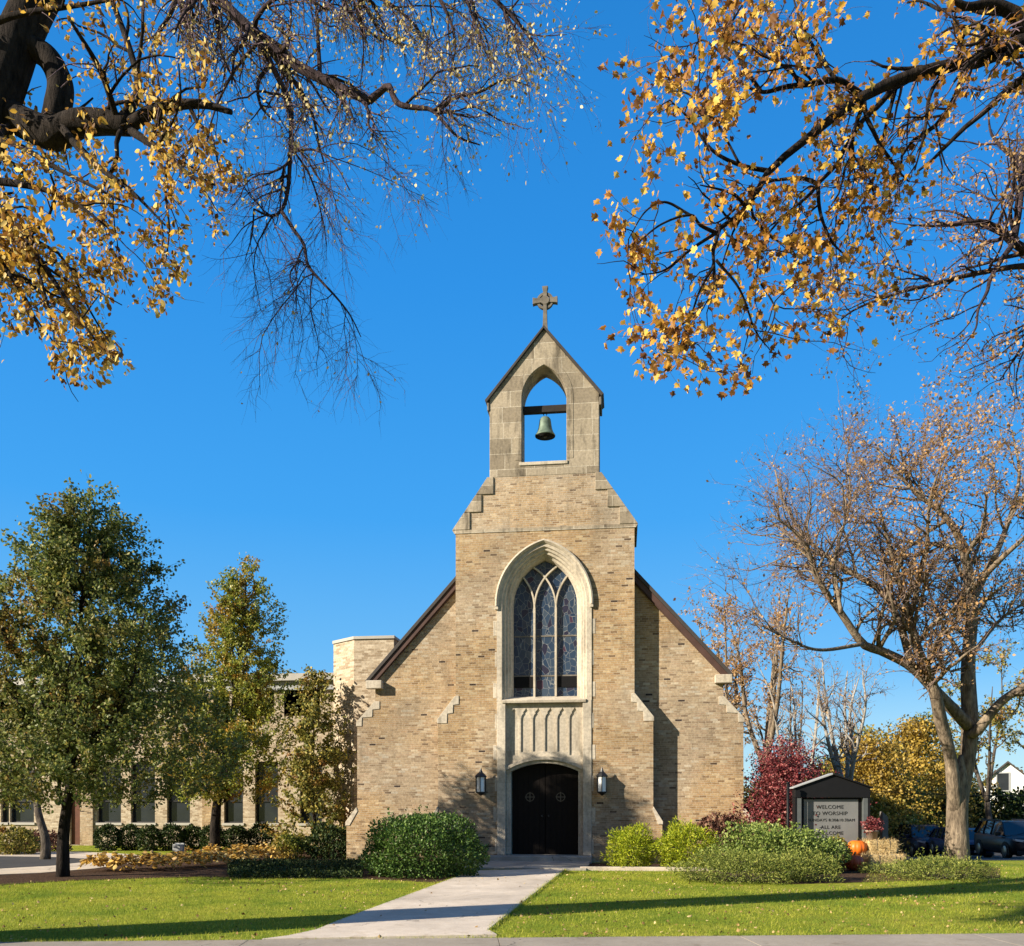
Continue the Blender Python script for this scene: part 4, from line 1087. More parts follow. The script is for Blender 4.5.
def upright(seed, name, label, px, d, ytop, spread, bark, mat, nleaf, ls, r0=.16, dens=(1.6, 2.2, 3.0), group=None, zfork=.28, lens=None, nst=4, rm=(.02, .012, .008)):
    rng = np.random.default_rng(seed); lat = (px - 512) / FPX * d; z0 = float(ground_z_ld(lat, d))
    H = CZ + (HOR - ytop) / FPX * d - z0; b = np.array(cam2w(lat, d, z0 - .1))
    sk = [([b, b + [0, 0, H * .15], b + np.array([rng.normal(0, .1), rng.normal(0, .1), H * zfork])], [r0 * 1.2, r0, r0 * .9])]
    f = sk[0][0][-1]
    for k in range(nst):
        a = 2 * PI * k / nst + rng.uniform(-.4, .4); s = spread * rng.uniform(.35, .8) if k else .2 * spread
        e = b + np.array([math.cos(a) * s, math.sin(a) * s, H * rng.uniform(.8, .97)])
        m1 = f + (e - f) * .35 + np.array([math.cos(a), math.sin(a), 0]) * s * .15; m2 = f + (e - f) * .7 + rng.normal(0, .15, 3)
        sk.append(([f, m1, m2, e], [r0 * .6, r0 * .45, r0 * .28, .02]))
    s_ = H / 10
    return bare_tree(seed, name, label, sk, None, mat, nleaf, ls, dens=tuple(x / s_ for x in dens), lens=lens or ((1.0 * s_, spread * .9), (.6 * s_, 1.5 * s_), (.35 * s_, .9 * s_)), bark=bark, group=group, base=tuple(b), rm=rm, trop=(0, 0, .06), twigmat='twig_tan')
BG = 'trees behind the church'
upright(31, 'bare_tree', 'nearly bare brown tree rising just right of the church eave', 766, 60, 562, 4.6, 'bark_tan', L_sparse, 4200, .16, .32, group=BG)
upright(32, 'bare_tree', 'slim bare tree with a few orange leaves half hidden by the church wall', 728, 66, 592, 4.4, 'bark_tan', L_sparse, 4200, .17, .28, group=BG)
upright(33, 'bare_tree', 'pale barked bare tree standing above the roof of the sign', 846, 44, 640, 3.6, 'bark_pale', L_sparse, 500, .11, .22, group=BG, nst=5)
upright(34, 'bare_tree', 'thin grey bare tree between the pale tree and the golden trees', 806, 58, 650, 4.2, 'bark_pale', L_sparse, 500, .12, .2, group=BG)
upright(37, 'bare_tree', 'faint bare tree deep behind the red maple', 790, 66, 668, 4.6, 'bark_grey', L_sparse, 900, .14, .2, group=BG)
upright(35, 'roadside_tree', 'slender yellow green tree in front of the white house', 990, 48, 655, 3.6, 'bark_grey', L_yg, 3600, .14, .17, group=BG)
upright(36, 'roadside_tree', 'thin leafed tree at the right edge behind the largest car', 1050, 52, 640, 4.0, 'bark_grey', L_yg, 5000, .15, .2, group=BG)

# crimson maple by the church corner
def dense_tree(seed, name, label, px, d, ytop, hw_px, mat, n, size, zlo=.3, shape='oval', group=None, bark='bark_grey', blobs=9, r0=.12, depth=None):
    rng = np.random.default_rng(seed); lat = (px - 512) / FPX * d; z0 = float(ground_z_ld(lat, d))
    H = CZ + (HOR - ytop) / FPX * d - z0; R_ = hw_px / FPX * d; b = np.array(cam2w(lat, d, z0))
    t = thing(name, label, 'tree', tuple(b), 0, group)
    Ps = []; ends = []
    for k in range(blobs):
        a = rng.uniform(0, 2 * PI); u = (k + .5) / blobs
        zc = z0 + H * (zlo + (.86 - zlo) * u); rr = R_ * (.70 - .32 * u) * rng.uniform(.7, 1.15)
        off = R_ * (.75 - .62 * u) * rng.uniform(.5, 1.15)
        c = np.array([b[0] + off * math.cos(a * 1.0 + k * 2.4), b[1] + off * math.sin(a + k * 2.4), zc])
        P, _ = sphere_pts(rng, c, (rr, rr, rr * .8), n // blobs, .25, .55, flat=2)
        Ps.append(P); ends.append(c)
    P = np.concatenate(Ps); P = P[P[:, 2] > z0 + .1]
    leaves(rng, 'crown', P, rng.uniform(.7, 1.3, len(P)) * size, mat, t, shape, axis=(0, 0, -.3))
    wd = Wood(); limb(wd, [b + [0, 0, -.1], b + [.05, 0, H * .3], b + [0, .05, H * .6], b + [0, 0, H * .85]], [r0, r0 * .8, r0 * .5, .02])
    for e in ends:
        s = b + [0, 0, H * .22 + .25 * (e[2] - b[2])]; limb(wd, [s, (s + e) / 2 + rng.normal(0, .1, 3), e, e + rng.normal(0, .3, 3)], [r0 * .4, r0 * .3, r0 * .15, .01], 6, k=10)
    pr = (np.concatenate([x[0] for x in wd.T if x[0].shape[1] == 10]), np.concatenate([x[1] for x in wd.T if x[0].shape[1] == 10]))
    tw = spawn(rng, pr, 3.0, (R_ * .2, R_ * .6), (30, 80), 5, .3, 1, .5, .008, wander=.2); wd.add(*tw, 3)
    wd.build('trunk', M[bark], t)
    return t
dense_tree(41, 'red_maple', 'low crimson leaved maple filling the gap between church and sign', 786, 26.3, 740, 66, L_red, 22000, .062, .10, 'maple', blobs=26)
GY = 'golden trees beyond the parking lot'
dense_tree(42, 'golden_tree', 'golden tree directly right of the sign roof', 868, 54, 722, 62, L_yellow, 15000, .17, .12, 'kite', GY, blobs=18)
dense_tree(43, 'golden_tree', 'tallest golden tree, behind the fork of the big trunk', 915, 60, 706, 68, L_yellow, 16000, .19, .12, 'kite', GY, blobs=20)
dense_tree(48, 'golden_tree', 'smaller golden tree just right of the forked trunk', 950, 72, 742, 34, L_yg, 9000, .2, .1, 'kite', GY, blobs=14)
dense_tree(44, 'green_gold_tree', 'green and gold tree low behind the sign', 830, 62, 752, 48, L_yg, 11000, .19, .05, 'kite', GY, blobs=12)
dense_tree(45, 'dark_shrub_tree', 'dark green tree low behind the first parked car', 902, 56, 778, 34, L_mid, 8000, .16, .05, 'kite', GY, blobs=10)
dense_tree(46, 'wing_tree', 'green and yellow treetop above the wing roof', 292, 62, 652, 28, L_yg, 5000, .2, .35, 'kite', blobs=12)
dense_tree(47, 'wing_tree', 'small orange treetop above the wing roof beside the stair tower', 318, 66, 665, 14, L_yellow, 2200, .2, .35, 'kite', blobs=8)

# evergreen hedge behind the cars: clipped mass of separate shrubs
rng = np.random.default_rng(50)
for k, px in enumerate((896, 918, 944, 972, 1000, 1028)):
    d = 61 + (k % 2); lat = (px - 512) / FPX * d; c = cam2w(lat, d)
    places = ('leftmost, behind the first dark car', 'second from left, partly behind the trunk', 'behind the big trunk', 'right of the big trunk', 'below the white house', 'rightmost, cut by the frame')
    bush(rng, 'evergreen_shrub', 'tall dark evergreen behind the cars, ' + places[k], 'shrub', (c.x, c.y, 1.5), (1.35, 1.1, 2.3), 3200, .22, L_conif, 'oval', 'evergreens behind the parked cars')

# far woods closing the horizon
rng = np.random.default_rng(51)
Ps = []
for k in range(70):
    px = rng.uniform(560, 1250); d = rng.uniform(105, 150); lat = (px - 512) / FPX * d; c = cam2w(lat, d, -1.2)
    h = rng.uniform(4, 9.0)
    P, _ = sphere_pts(rng, (c.x, c.y, -1.2 + h * .35), (4.5, 3.5, h * .62), 900, .2, .7, flat=2); Ps.append(P)
for k in range(70):
    px = rng.uniform(-1300, 330); d = rng.uniform(70, 100); lat = (px - 512) / FPX * d; c = cam2w(lat, d, 0)
    h = rng.uniform(4, 6.5)
    P, _ = sphere_pts(rng, (c.x, c.y, h * .35), (4.5, 3.5, h * .62), 500, .2, .7, flat=2); Ps.append(P)
L_far = leafmat('mixed distant foliage', [(0, (0.03, 0.035, 0.015)), (.5, (0.09, 0.09, 0.03)), (.8, (0.20, 0.14, 0.05)), (1, (0.24, 0.13, 0.08))], .2, .7, .1)
P = np.concatenate(Ps)
o = leaves(rng, 'distant_woods', P, rng.uniform(.4, .8, len(P)), L_far, None, 'kite'); struct(o, 'stuff')

# ================================================================== SHRUBS AND BEDS
rng = np.random.default_rng(60)
def at(px, d): return cam2w((px - 512) / FPX * d, d)
c = at(424, 21.2)
bush(rng, 'round_shrub', 'large rounded dark green shrub left of the walkway', 'shrub', (c.x, c.y, .55), (1.45, 1.15, .95), 21000, .062, L_box, 'oval', None, lump=.10, shell=.72)
c = at(633, 23.6)
g_ = 'lime yellow shrubs right of the door'
bush(rng, 'lime_shrub', 'lime yellow feathery shrub nearest the church door', 'shrub', (c.x, c.y, .45), (.66, .6, .68), 6500, .085, L_lime, 'long', g_, lump=.2, shell=.5)
c = at(686, 23.3)
bush(rng, 'lime_shrub', 'lime yellow feathery shrub touching the big green shrub bed', 'shrub', (c.x, c.y, .5), (.78, .65, .70), 7500, .085, L_lime, 'long', g_, lump=.2, shell=.5)
c = at(722, 25.2)
bush(rng, 'russet_shrub', 'sparse russet leaved shrub against the church wall', 'shrub', (c.x, c.y, .85), (.75, .4, .55), 1500, .085, L_russet, 'oval', None, lump=.3, shell=.3)
c = at(782, 22.4)
bush(rng, 'leafy_shrub', 'broad bright green leafy shrub in front of the sign', 'shrub', (c.x - .12, c.y, .30), (1.6, 1.1, .88), 19000, .07, L_mid, 'oval', None, lump=.2, shell=.55)
c = at(838, 22.2)
bush(rng, 'yellow_mum', 'small yellow orange flowered mound below the sign board', 'plant', (c.x + .05, c.y + .5, .45), (.36, .3, .40), 1800, .05, L_yellow, 'oval', None, lump=.15)
c = at(742, 19.7)
bush(rng, 'spreading_juniper', 'low olive juniper spreading over the bed in front of the green shrub', 'shrub', (c.x, c.y, .18), (1.55, .85, .52), 13000, .06, L_jun, 'long', 'low junipers', lump=.14, shell=.6)
c = at(800, 19.9)
bush(rng, 'spreading_juniper', 'low dark juniper at the right foot of the green shrub', 'shrub', (c.x, c.y, .16), (.95, .7, .50), 6500, .06, L_jun, 'long', 'low junipers', lump=.14, shell=.6)
c = at(940, 20.4)
bush(rng, 'spreading_juniper', 'flat wide juniper mound alone on the right lawn near the cars', 'shrub', (c.x, c.y, .08), (1.15, .75, .42), 9000, .06, L_jun, 'long', 'low junipers', lump=.12, shell=.6)
c = at(896, 21.9)
bush(rng, 'spreading_juniper', 'thin low juniper trailing beside the straw bales', 'shrub', (c.x, c.y, .03), (.95, .5, .24), 3500, .06, L_jun, 'long', 'low junipers', lump=.12, shell=.6)
# hedge balls before the wing
pos_w = ('under the tall window left of the amber tree', 'second along the wing wall', 'third along the wing wall', 'fourth along the wing wall', 'just left of the amber tree trunk', 'behind the amber tree trunk', 'right of the amber tree trunk', 'last one, nearest the yellow green tree')
for k, px in enumerate((108, 130, 150, 172, 193, 213, 236, 260)):
    c = at(px, 33.2 + .3 * math.sin(k * 2))
    bush(rng, 'clipped_yew', 'dark clipped yew ball, ' + pos_w[k], 'shrub', (c.x, c.y, .42), (.46, .42, .50 + .06 * math.sin(k * 3)), 1900, .075, L_conif, 'oval', 'dark clipped shrubs along the wing wall', lump=.08)
c = at(12, 30.5)
bush(rng, 'yellow_shrub', 'yellow green shrub at the left edge beyond the driveway', 'shrub', (c.x, c.y, .3), (.9, .6, .6), 3000, .09, L_yg, 'oval', None, lump=.2)
c = at(40, 32)
bush(rng, 'russet_shrub', 'brownish low shrub beside the wing wall near the left window', 'shrub', (c.x, c.y, .2), (1.0, .5, .5), 1800, .08, L_russet, 'oval', None, lump=.2)
c = at(330, 28.3)
bush(rng, 'dark_shrub', 'dark low shrub at the foot of the church left corner', 'shrub', (c.x, c.y, .35), (.85, .6, .7), 3800, .08, L_conif, 'oval', None, lump=.2)
c = at(288, 28)
bush(rng, 'orange_shrub', 'orange yellow shrub at the right end of the hosta row', 'shrub', (c.x, c.y, .3), (.5, .4, .45), 1500, .08, L_yellow, 'oval', None, lump=.2)
# ground cover strip, coloured near-black green to stand for shade
n = 14000
px = rng.uniform(228, 362, n); py = rng.uniform(864, 879, n)
P = np.array([tuple(G(a, b)) for a, b in zip(px, py)]); P[:, 2] = rng.uniform(.02, .16, n)
struct(leaves(rng, 'ground_cover', P, rng.uniform(.6, 1.2, n) * .06, L_conif, None, 'oval', axis=(0, 0, .6)), 'stuff')
# hostas
rng = np.random.default_rng(61)
hp = [(96, 872), (110, 870), (124, 872), (137, 870), (150, 869), (163, 871), (176, 868), (190, 869), (203, 866), (216, 867), (229, 864), (242, 865), (255, 862), (268, 861), (281, 858), (186, 862), (212, 859), (240, 858), (262, 855)]
for k, (px, py) in enumerate(hp):
    c = G(px, py); t = None
    if k == 0: lab = 'yellow hosta clump at the left end of the row'
    elif k == 14: lab = 'yellow hosta clump at the right end of the front row'
    elif k >= 15: lab = 'faded hosta clump in the back row, ' + ('left end', 'behind the amber tree trunk', 'right of the trunk', 'right end')[k - 15]
    else: lab = 'yellow hosta clump in the front row, number %d from the left' % (k + 1)
    t = thing('hosta', lab, 'plant', tuple(c), rng.uniform(0, 6), 'yellowed hostas along the mulch bed')
    n = int(rng.uniform(85, 120)); a = rng.uniform(0, 2 * PI, n); rr = rng.uniform(.05, .34, n)
    P = np.stack([np.cos(a) * rr, np.sin(a) * rr, .42 - rr * .75 + rng.uniform(-.05, .10, n)], 1)
    ax = np.stack([np.cos(a), np.sin(a), rng.uniform(-.9, .1, n)], 1)
    S2 = leaves(rng, 'foliage', P, rng.uniform(.10, .19, n), L_hosta, None, 'oval', axis=ax * 2, ajit=.4, nrm=(0, 0, 2))
    S2.parent = t
# floodlight on a stake
fl = thing('garden_floodlight', 'small grey floodlight on a stake among the hostas', 'floodlight', tuple(G(178, 866)))
MB().tube([(0, 0, 0), (0, 0, .42)], .02, 8).build('stake', M['iron'], fl, local=True)
m_ = MB().box(-.11, .11, -.10, .08, .42, .60); m_.box(-.14, .14, .08, .10, .39, .63); m_.build('lamp_housing', M['trim'], fl, local=True, bevel=.02)

# ================================================================== SIGN, BALES, PUMPKINS
sp = cam2w((831 - 512) / FPX * 24.3, 24.3)
SR = YAW - math.radians(6)
sign = thing('church_sign', 'black gabled notice board with grey letter panel behind the green shrub', 'sign', (sp.x, sp.y, 0), SR)
M['black'] = plain('black painted metal', (0.006, 0.006, 0.007), 0.6, 0.25, 0.2)
M['postgrey'] = plain('grey green post paint', (0.085, 0.095, 0.095), 0.6, 0.4, 0.2)
M['board'] = plain('grey letter board behind clear cover', (0.17, 0.17, 0.17), 0.12, 0.6, 0.2, 2)
mb = MB().prism([(-.98, 1.88), (.98, 1.88), (.98, 2.14), (0, 2.49), (-.98, 2.14)], -.16, .22)
mb.build('gable_head', M['black'], sign, local=True, bevel=.01)
for s in (-1, 1):
    mb = MB(); nx = .02
    mb.prism([(0, 2.493), (s * 1.04, 2.122), (s * 1.04, 2.16), (0, 2.54)], -.22, .28); mb.build('sign_roof', M['trim'] if s < 0 else M['black'], sign, local=True, bevel=.005)  # sunward slope painted pale as if sunlit, the other black
    x0, x1 = sorted((s * .80, s * .93)); MB().box(x0, x1, -.14, .0, 0, 1.878).build('post', M['postgrey'], sign, local=True, bevel=.01)
    x0, x1 = sorted((s * .935, s * .98)); MB().box(x0, x1, -.15, .21, 0.0, 1.878).build('side_panel', M['black'], sign, local=True)
MB().box(-.79, .79, -.02, .18, .35, 1.875).build('cabinet', M['black'], sign, local=True, bevel=.01)
bd = MB().box(-.72, .70, -.035, -.021, .42, 1.83).build('letter_board', M['board'], sign, local=True)
M['letters'] = plain('black plastic letters', (0.012, 0.012, 0.012), 0.5, 0.4, 0.1)
def text(body, x, z, size, y, parent, align='CENTER', name='lettering'):
    cu = bpy.data.curves.new('txt', 'FONT'); cu.body = body; cu.size = size; cu.align_x = align; cu.extrude = .003; cu.space_character = 1.1
    tmp = bpy.data.objects.new('tmp', cu); COL.objects.link(tmp)
    bpy.context.view_layer.update()
    me = bpy.data.meshes.new_from_object(tmp.evaluated_get(bpy.context.evaluated_depsgraph_get()))
    bpy.data.objects.remove(tmp)
    me.transform(Matrix.Translation((x, y, z)) @ Matrix.Rotation(PI / 2, 4, 'X'))
    me.materials.clear()
    return link(name, me, M['letters'], parent, local=True)
for body, x, z, s in (('WELCOME', -.04, 1.58, .14), ('TO WORSHIP', -.04, 1.41, .14), ('SUNDAYS 8:30&10:30AM', 0.0, 1.24, .105), ('ALL ARE', -.02, 1.04, .13), ('WELCOME', -.02, .88, .13)):
    text(body, x, z, s, -.040, bd)
po = at(788, 24.0)
pole = thing('marker_pole', 'thin black pole standing just left of the sign', 'pole', (po.x, po.y, 0)); MB().tube([(0, 0, -.1), (0, 0, 2.25)], .04, 10).build('pole', M['black'], pole, local=True)
MB().lathe([(.05, 2.25), (.05, 2.28), (.0, 2.31)], n=10).build('cap', M['black'], pole, local=True)
po = at(884, 25.5)
post = thing('wooden_post', 'short weathered grey post behind the straw bales', 'post', (po.x, po.y, 0), .3)
m_ = MB().prism([(-.09, 0), (.09, 0), (.09, 1.33), (-.09, 1.50)], -.07, .07); m_.build('post', M['wood_grey'], post, local=True, bevel=.012)

def strawmat():
    m, t, b = newmat('golden straw', 0.9, 0.15)
    P = N(t, 'ShaderNodeTexCoord').outputs['Object']
    mp = N(t, 'ShaderNodeMapping'); mp.inputs['Scale'].default_value = (1, 6, 1.5); t.links.new(P, mp.inputs[0])
    n = noise(t, mp.outputs[0], 18, 5, .75)
    t.links.new(ramp(t, n, [(.3, (0.30, 0.20, 0.08)), (.5, (0.58, 0.42, 0.19)), (.75, (0.78, 0.62, 0.34))]), b.inputs['Base Color'])
    bump(t, b, n, 1, .03); return m
M['straw'] = strawmat()
L_straw = leafmat('loose straw stalks', [(0, (0.28, 0.18, 0.07)), (1, (0.66, 0.52, 0.27))], .15, .7, .2)
def bale(px, d, z, rot, size, label):
    c = at(px, d); t = thing('straw_bale', label, 'straw bale', (c.x, c.y, z), rot, 'straw bales beside the sign')
    x, y, h = size; r_ = np.random.default_rng(int(px))
    MB().box(-x / 2, x / 2, -y / 2, y / 2, 0, h).build('bale', M['straw'], t, local=True, bevel=.05, seg=3)
    m_ = MB()
    for s in (-.22, .22):
        e = .004; m_.tube([(s * x, -y / 2 - e, .03), (s * x, -y / 2 - e, h - .03), (s * x, -y / 2 + .03, h + e), (s * x, y / 2 - .03, h + e), (s * x, y / 2 + e, h - .03), (s * x, y / 2 + e, .03)], .006, 5)
    m_.build('twine', M['wood_grey'], t, local=True)
    n = 900; P = r_.uniform(-.5, .5, (n, 3)) * [x, y, h]; f = r_.integers(0, 3, n); sg = r_.choice([-.5, .5], n)
    P[f == 0, 1] = (sg * y)[f == 0]; P[f == 1, 2] = .5 * h; P[f == 2, 0] = (sg * x)[f == 2]; P[:, 2] += h / 2
    o = leaves(r_, 'loose_straw', P, r_.uniform(.06, .16, n), L_straw, None, 'blade', axis=None); o.parent = t
    return t
bale(883, 23.2, .0, YAW + .1, (1.0, .48, .40), 'lower straw bale lying on the bed at the right')
bale(880, 23.75, .40, YAW + .04, (.78, .42, .36), 'upper straw bale lit by sun under the flower pot')
bale(848, 23.9, .0, YAW - .1, (.62, .5, .34), 'shaded straw bale carrying the bright pumpkin')
M['pumpkin'] = plain('orange pumpkin skin', (0.72, 0.155, 0.012), 0.45, 0.4, 0.2, 5)
M['pumpkin_dark'] = plain('deep red orange pumpkin skin', (0.42, 0.075, 0.02), 0.5, 0.4, 0.25, 5)
M['stalk'] = plain('dry green stalk', (0.10, 0.085, 0.04), 0.8, 0.2, 0.2)
def pumpkin(px, d, z, R_, mat, label, sq=.86):
    c = at(px, d); t = thing('pumpkin', label, 'pumpkin', (c.x, c.y, z), 0, 'pumpkins beside the sign')
    nu, nv = 72, 20; V = []; F = []
    for j in range(nv + 1):
        th = PI * j / nv
        for i in range(nu):
            a = 2 * PI * i / nu; rib = 1 - .075 * (1 - abs(math.sin(a * 5))) ** 2
            r = math.sin(th) ** .85 * R_ * rib; zz = -math.cos(th) * R_ * sq
            if j > nv * .8: zz -= (.12 * R_) * ((j / nv - .8) / .2) ** 2
            V.append((r * math.cos(a), r * math.sin(a), zz + R_ * sq))
    for j in range(nv):
        for i in range(nu): F.append((j * nu + i, j * nu + (i + 1) % nu, (j + 1) * nu + (i + 1) % nu, (j + 1) * nu + i))
    m_ = MB(); m_.add(V, F, True); m_.build('pumpkin_body', mat, t, local=True)
    zt = R_ * sq * 2 - .12 * R_
    MB().tube([(0, 0, zt - .02), (.01, 0, zt + .04), (.04, .01, zt + .09)], [.035, .022, .026], 8).build('stem', M['stalk'], t, local=True)
pumpkin(857, 23.7, .345, .26, M['pumpkin'], 'bright orange pumpkin on top of the shaded bale', .80)
pumpkin(854, 22.9, .012, .25, M['pumpkin_dark'], 'dark red orange pumpkin on the ground below the bright one', .82)
c = at(872, 23.75)
pot = thing('flower_pot', 'tan pot with pinkish chrysanthemum standing on the upper bale', 'flower pot', (c.x, c.y, .76))
M['pot'] = plain('tan plastic pot', (0.32, 0.25, 0.19), 0.6, 0.3, 0.1)
MB().lathe([(.12, 0), (.16, .22), (.175, .22), (.175, .25), (.15, .25), (.14, .2)], n=20).build('pot', M['pot'], pot, local=True)
P, d_ = sphere_pts(rng, (0, 0, .38), (.24, .24, .2), 700, .2, .5, flat=2)
o = leaves(rng, 'flowers', P, .055, L_red, None, 'oval', axis=d_); o.parent = pot
ms = Wood(); pp = np.array([[(0, 0, .2), (a * .06, b_ * .06, .28), (a * .13, b_ * .13, .36)] for a, b_ in ((1, 0), (-1, 0), (0, 1), (0, -1))]); ms.add(pp, np.full((4, 3), .006), 5)
o = ms.build('stems', M['stalk'], None); o.parent = pot

# ================================================================== CARS
def paint(name, col):
    m = plain(name, col, 0.45, 0.25, 0.05, 2, coat=0.2); return m
M['rubber'] = plain('tyre rubber', (0.012, 0.012, 0.012), 0.8, 0.3, 0.1)
M['alloy'] = plain('silver alloy', (0.20, 0.205, 0.21), 0.3, 0.5, 0.1, metal=0.8)
M['carglass'] = plain('tinted car glass', (0.012, 0.016, 0.022), 0.04, 0.8, 0.1)
M['headlamp'] = plain('clear headlamp lens', (0.55, 0.57, 0.6), 0.1, 0.8, 0.1)
M['plate'] = plain('pale number plate', (0.6, 0.6, 0.6), 0.5, 0.3, 0.1)
def car(px, d, paintmat, label, h=1.72, Lc=4.7, w=.93, rot=0.0):
    lat = (px - 512) / FPX * d; z0 = float(ground_z_ld(lat, d)) + .005; c = cam2w(lat, d, z0)
    t = thing('parked_car', label, 'car', tuple(c), rot, 'cars in the parking lot')
    k = h / 1.72
    # stations along y: front at y=-L/2. (y, half width, z bottom, z shoulder)
    st = [(-.50, .60, .42, .62), (-.487, .80, .28, .80), (-.45, .93, .24, .93), (-.36, .99, .24, 1.0), (-.24, 1.0, .24, 1.05), (-.05, 1.0, .24, 1.08), (.2, 1.0, .24, 1.10), (.38, .99, .26, 1.12), (.46, .95, .30, 1.12), (.49, .86, .36, 1.05), (.5, .7, .5, .9)]
    V = []; F = []
    for y, wf, zb_, zs_ in st:
        W_ = w * wf; zm = (zb_ + zs_) / 2
        prof = [(0, zb_), (W_ * .85, zb_), (W_ * .97, zb_ + .12), (W_, zm), (W_ * .97, zs_ - .12), (W_ * .88, zs_ - .02), (W_ * .5, zs_ + .035), (0, zs_ + .05)]
        ring = prof + [(-a, b_) for a, b_ in reversed(prof[1:-1])]
        V += [(a, y * Lc, b_ * k) for a, b_ in ring]
    n = 14
    for i in range(len(st) - 1):
        for j in range(n): F.append((i * n + j, i * n + (j + 1) % n, (i + 1) * n + (j + 1) % n, (i + 1) * n + j))
    F.append(tuple(range(n))); F.append(tuple((len(st) - 1) * n + j for j in range(n - 1, -1, -1)))
    m_ = MB(); m_.add(V, F, True); body = m_.build('body', paintmat, t, local=True)
    # greenhouse glass
    gh = [(-.26, .86, 1.03, 1.06), (-.13, .80, 1.05, 1.60), (-.06, .78, 1.06, 1.66), (.2, .77, 1.08, 1.68), (.40, .74, 1.08, 1.62), (.475, .78, 1.08, 1.14)]
    V = []; F = []
    for y, wf, zb_, zt_ in gh:
        wb = w * .90; wt = w * wf * .92
        if zt_ - zb_ < .1: wt = wb
        V += [(wb, y * Lc, zb_ * k), (wt, y * Lc, zt_ * k), (0, y * Lc, (zt_ + .015) * k), (-wt, y * Lc, zt_ * k), (-wb, y * Lc, zb_ * k)]
    for i in range(len(gh) - 1):
        for j in range(4): F.append((i * 5 + j, i * 5 + j + 1, i * 5 + 6 + j, i * 5 + 5 + j))
    F.append((0, 1, 2, 3, 4)); F.append((29, 28, 27, 26, 25))
    m_ = MB(); m_.add(V, F); m_.build('windows', M['carglass'], t, local=True, bevel=.02)
    # roof and pillars
    m_ = MB(); e = .012
    def gp(i, s): y, wf, zb_, zt_ = gh[i]; return (s * w * wf * .92, y * Lc, zt_ * k + e)
    R_ = [gp(1, -1), gp(1, 1), gp(2, 1), gp(3, 1), gp(4, 1), gp(4, -1), gp(3, -1), gp(2, -1)]
    V = [(a, b_, c_ + .01) for a, b_, c_ in R_] + [(a * 1.03, b_, c_ - .05) for a, b_, c_ in R_]
    m_.add(V, [tuple(range(8))[::-1]] + [(i, (i + 1) % 8, 8 + (i + 1) % 8, 8 + i) for i in range(8)] + [tuple(range(8, 16))], False)
    for s in (-1, 1):
        a = gp(1, s); m_.bar((a[0] * 1.01, a[1], a[2]), (s * w * .905, -.26 * Lc, 1.05 * k), .05, .06)
        for yy, i in ((.06, 2), (.24, 3)): m_.bar((s * w * .715, yy * Lc, 1.67 * k), (s * w * .915, yy * Lc, 1.06 * k), .07, .03, (0, 1, 0))
        a = gp(4, s); m_.bar((a[0] * 1.01, a[1], a[2]), (s * w * .905, .46 * Lc, 1.10 * k), .12, .06)
        m_.bar((s * w * .76, -.1 * Lc, 1.70 * k), (s * w * .72, .38 * Lc, 1.71 * k), .03, .04)
    m_.build('roof', paintmat, t, local=True, bevel=.012)
    for s in (-1, 1):
        m_ = MB(); m_.box(*sorted((s * .95 * w, s * (w + .17))), -.20 * Lc, -.17 * Lc, 1.02 * k, 1.20 * k); m_.build('mirror', paintmat, t, local=True, bevel=.03)
        m_ = MB(); m_.prism([(s * w * .52, .78 * k), (s * w * .90, .84 * k), (s * w * .93, .93 * k), (s * w * .50, .88 * k)], -.490 * Lc, -.44 * Lc); m_.build('headlight', M['headlamp'], t, local=True, bevel=.01)
    m_ = MB(); m_.prism([(-.45 * w, .50 * k), (.45 * w, .50 * k), (.55 * w, .84 * k), (-.55 * w, .84 * k)], -.503 * Lc, -.46 * Lc)
    gr = m_.build('grille', M['black'], t, local=True, bevel=.02)
    m_ = MB(); m_.box(-.5 * w, .5 * w, -.508 * Lc, -.5035 * Lc, .70 * k, .735 * k); m_.build('grille_bar', M['alloy'], gr, local=True)
    m_ = MB(); m_.box(-.16, .16, -.511 * Lc, -.504 * Lc, .40 * k, .52 * k); m_.build('number_plate', M['plate'], t, local=True)
    m_ = MB(); m_.box(-.8 * w, .8 * w, -.497 * Lc, -.47 * Lc, .24 * k, .42 * k); m_.build('bumper', M['black'], t, local=True, bevel=.02)
    for s in (-1, 1):
        for yy in (-.31, .30):
            x = s * (w - .10); R2 = .36
            m_ = MB(); m_.lathe([(R2 - .05, -.12), (R2, -.09), (R2, .09), (R2 - .05, .12)], n=28)
            m_.v = [(x + c_, yy * Lc + a, R2 + b_) for a, b_, c_ in m_.v]; ty = m_.build('wheel', M['rubber'], t, local=True)
            m_ = MB(); m_.lathe([(R2 - .11, -.13), (R2 - .11, .13)], n=20)
            for q in range(5):
                a = q * 2 * PI / 5; pass
            m_.v = [(x + c_, yy * Lc + a, R2 + b_) for a, b_, c_ in m_.v]; m_.build('rim', M['alloy'], ty, local=True, bevel=.01)
            # wheel arch lining
            m_ = MB(); arc = [(yy * Lc + (R2 + .07) * math.cos(a), R2 + (R2 + .07) * math.sin(a)) for a in np.linspace(0, PI, 15)]
            m_.prism(arc + [(yy * Lc - R2 - .07, .22), (yy * Lc + R2 + .07, .22)], *sorted((s * (w * .60), s * (w + .004))), axis='x'); m_.build('wheel_arch', M['black'], t, local=True)
    return t
car(1013, 40.5, paint('black car paint', (0.008, 0.008, 0.012)), 'black sport utility car nearest the camera at the right edge')
car(960, 45.8, paint('dark blue car paint', (0.012, 0.03, 0.09)), 'dark blue car mostly hidden behind the big tree trunk', 1.5, 4.6, .9)
car(921, 50.5, paint('midnight blue car paint', (0.010, 0.014, 0.035)), 'midnight blue sport utility car farthest left in the lot', 1.80)

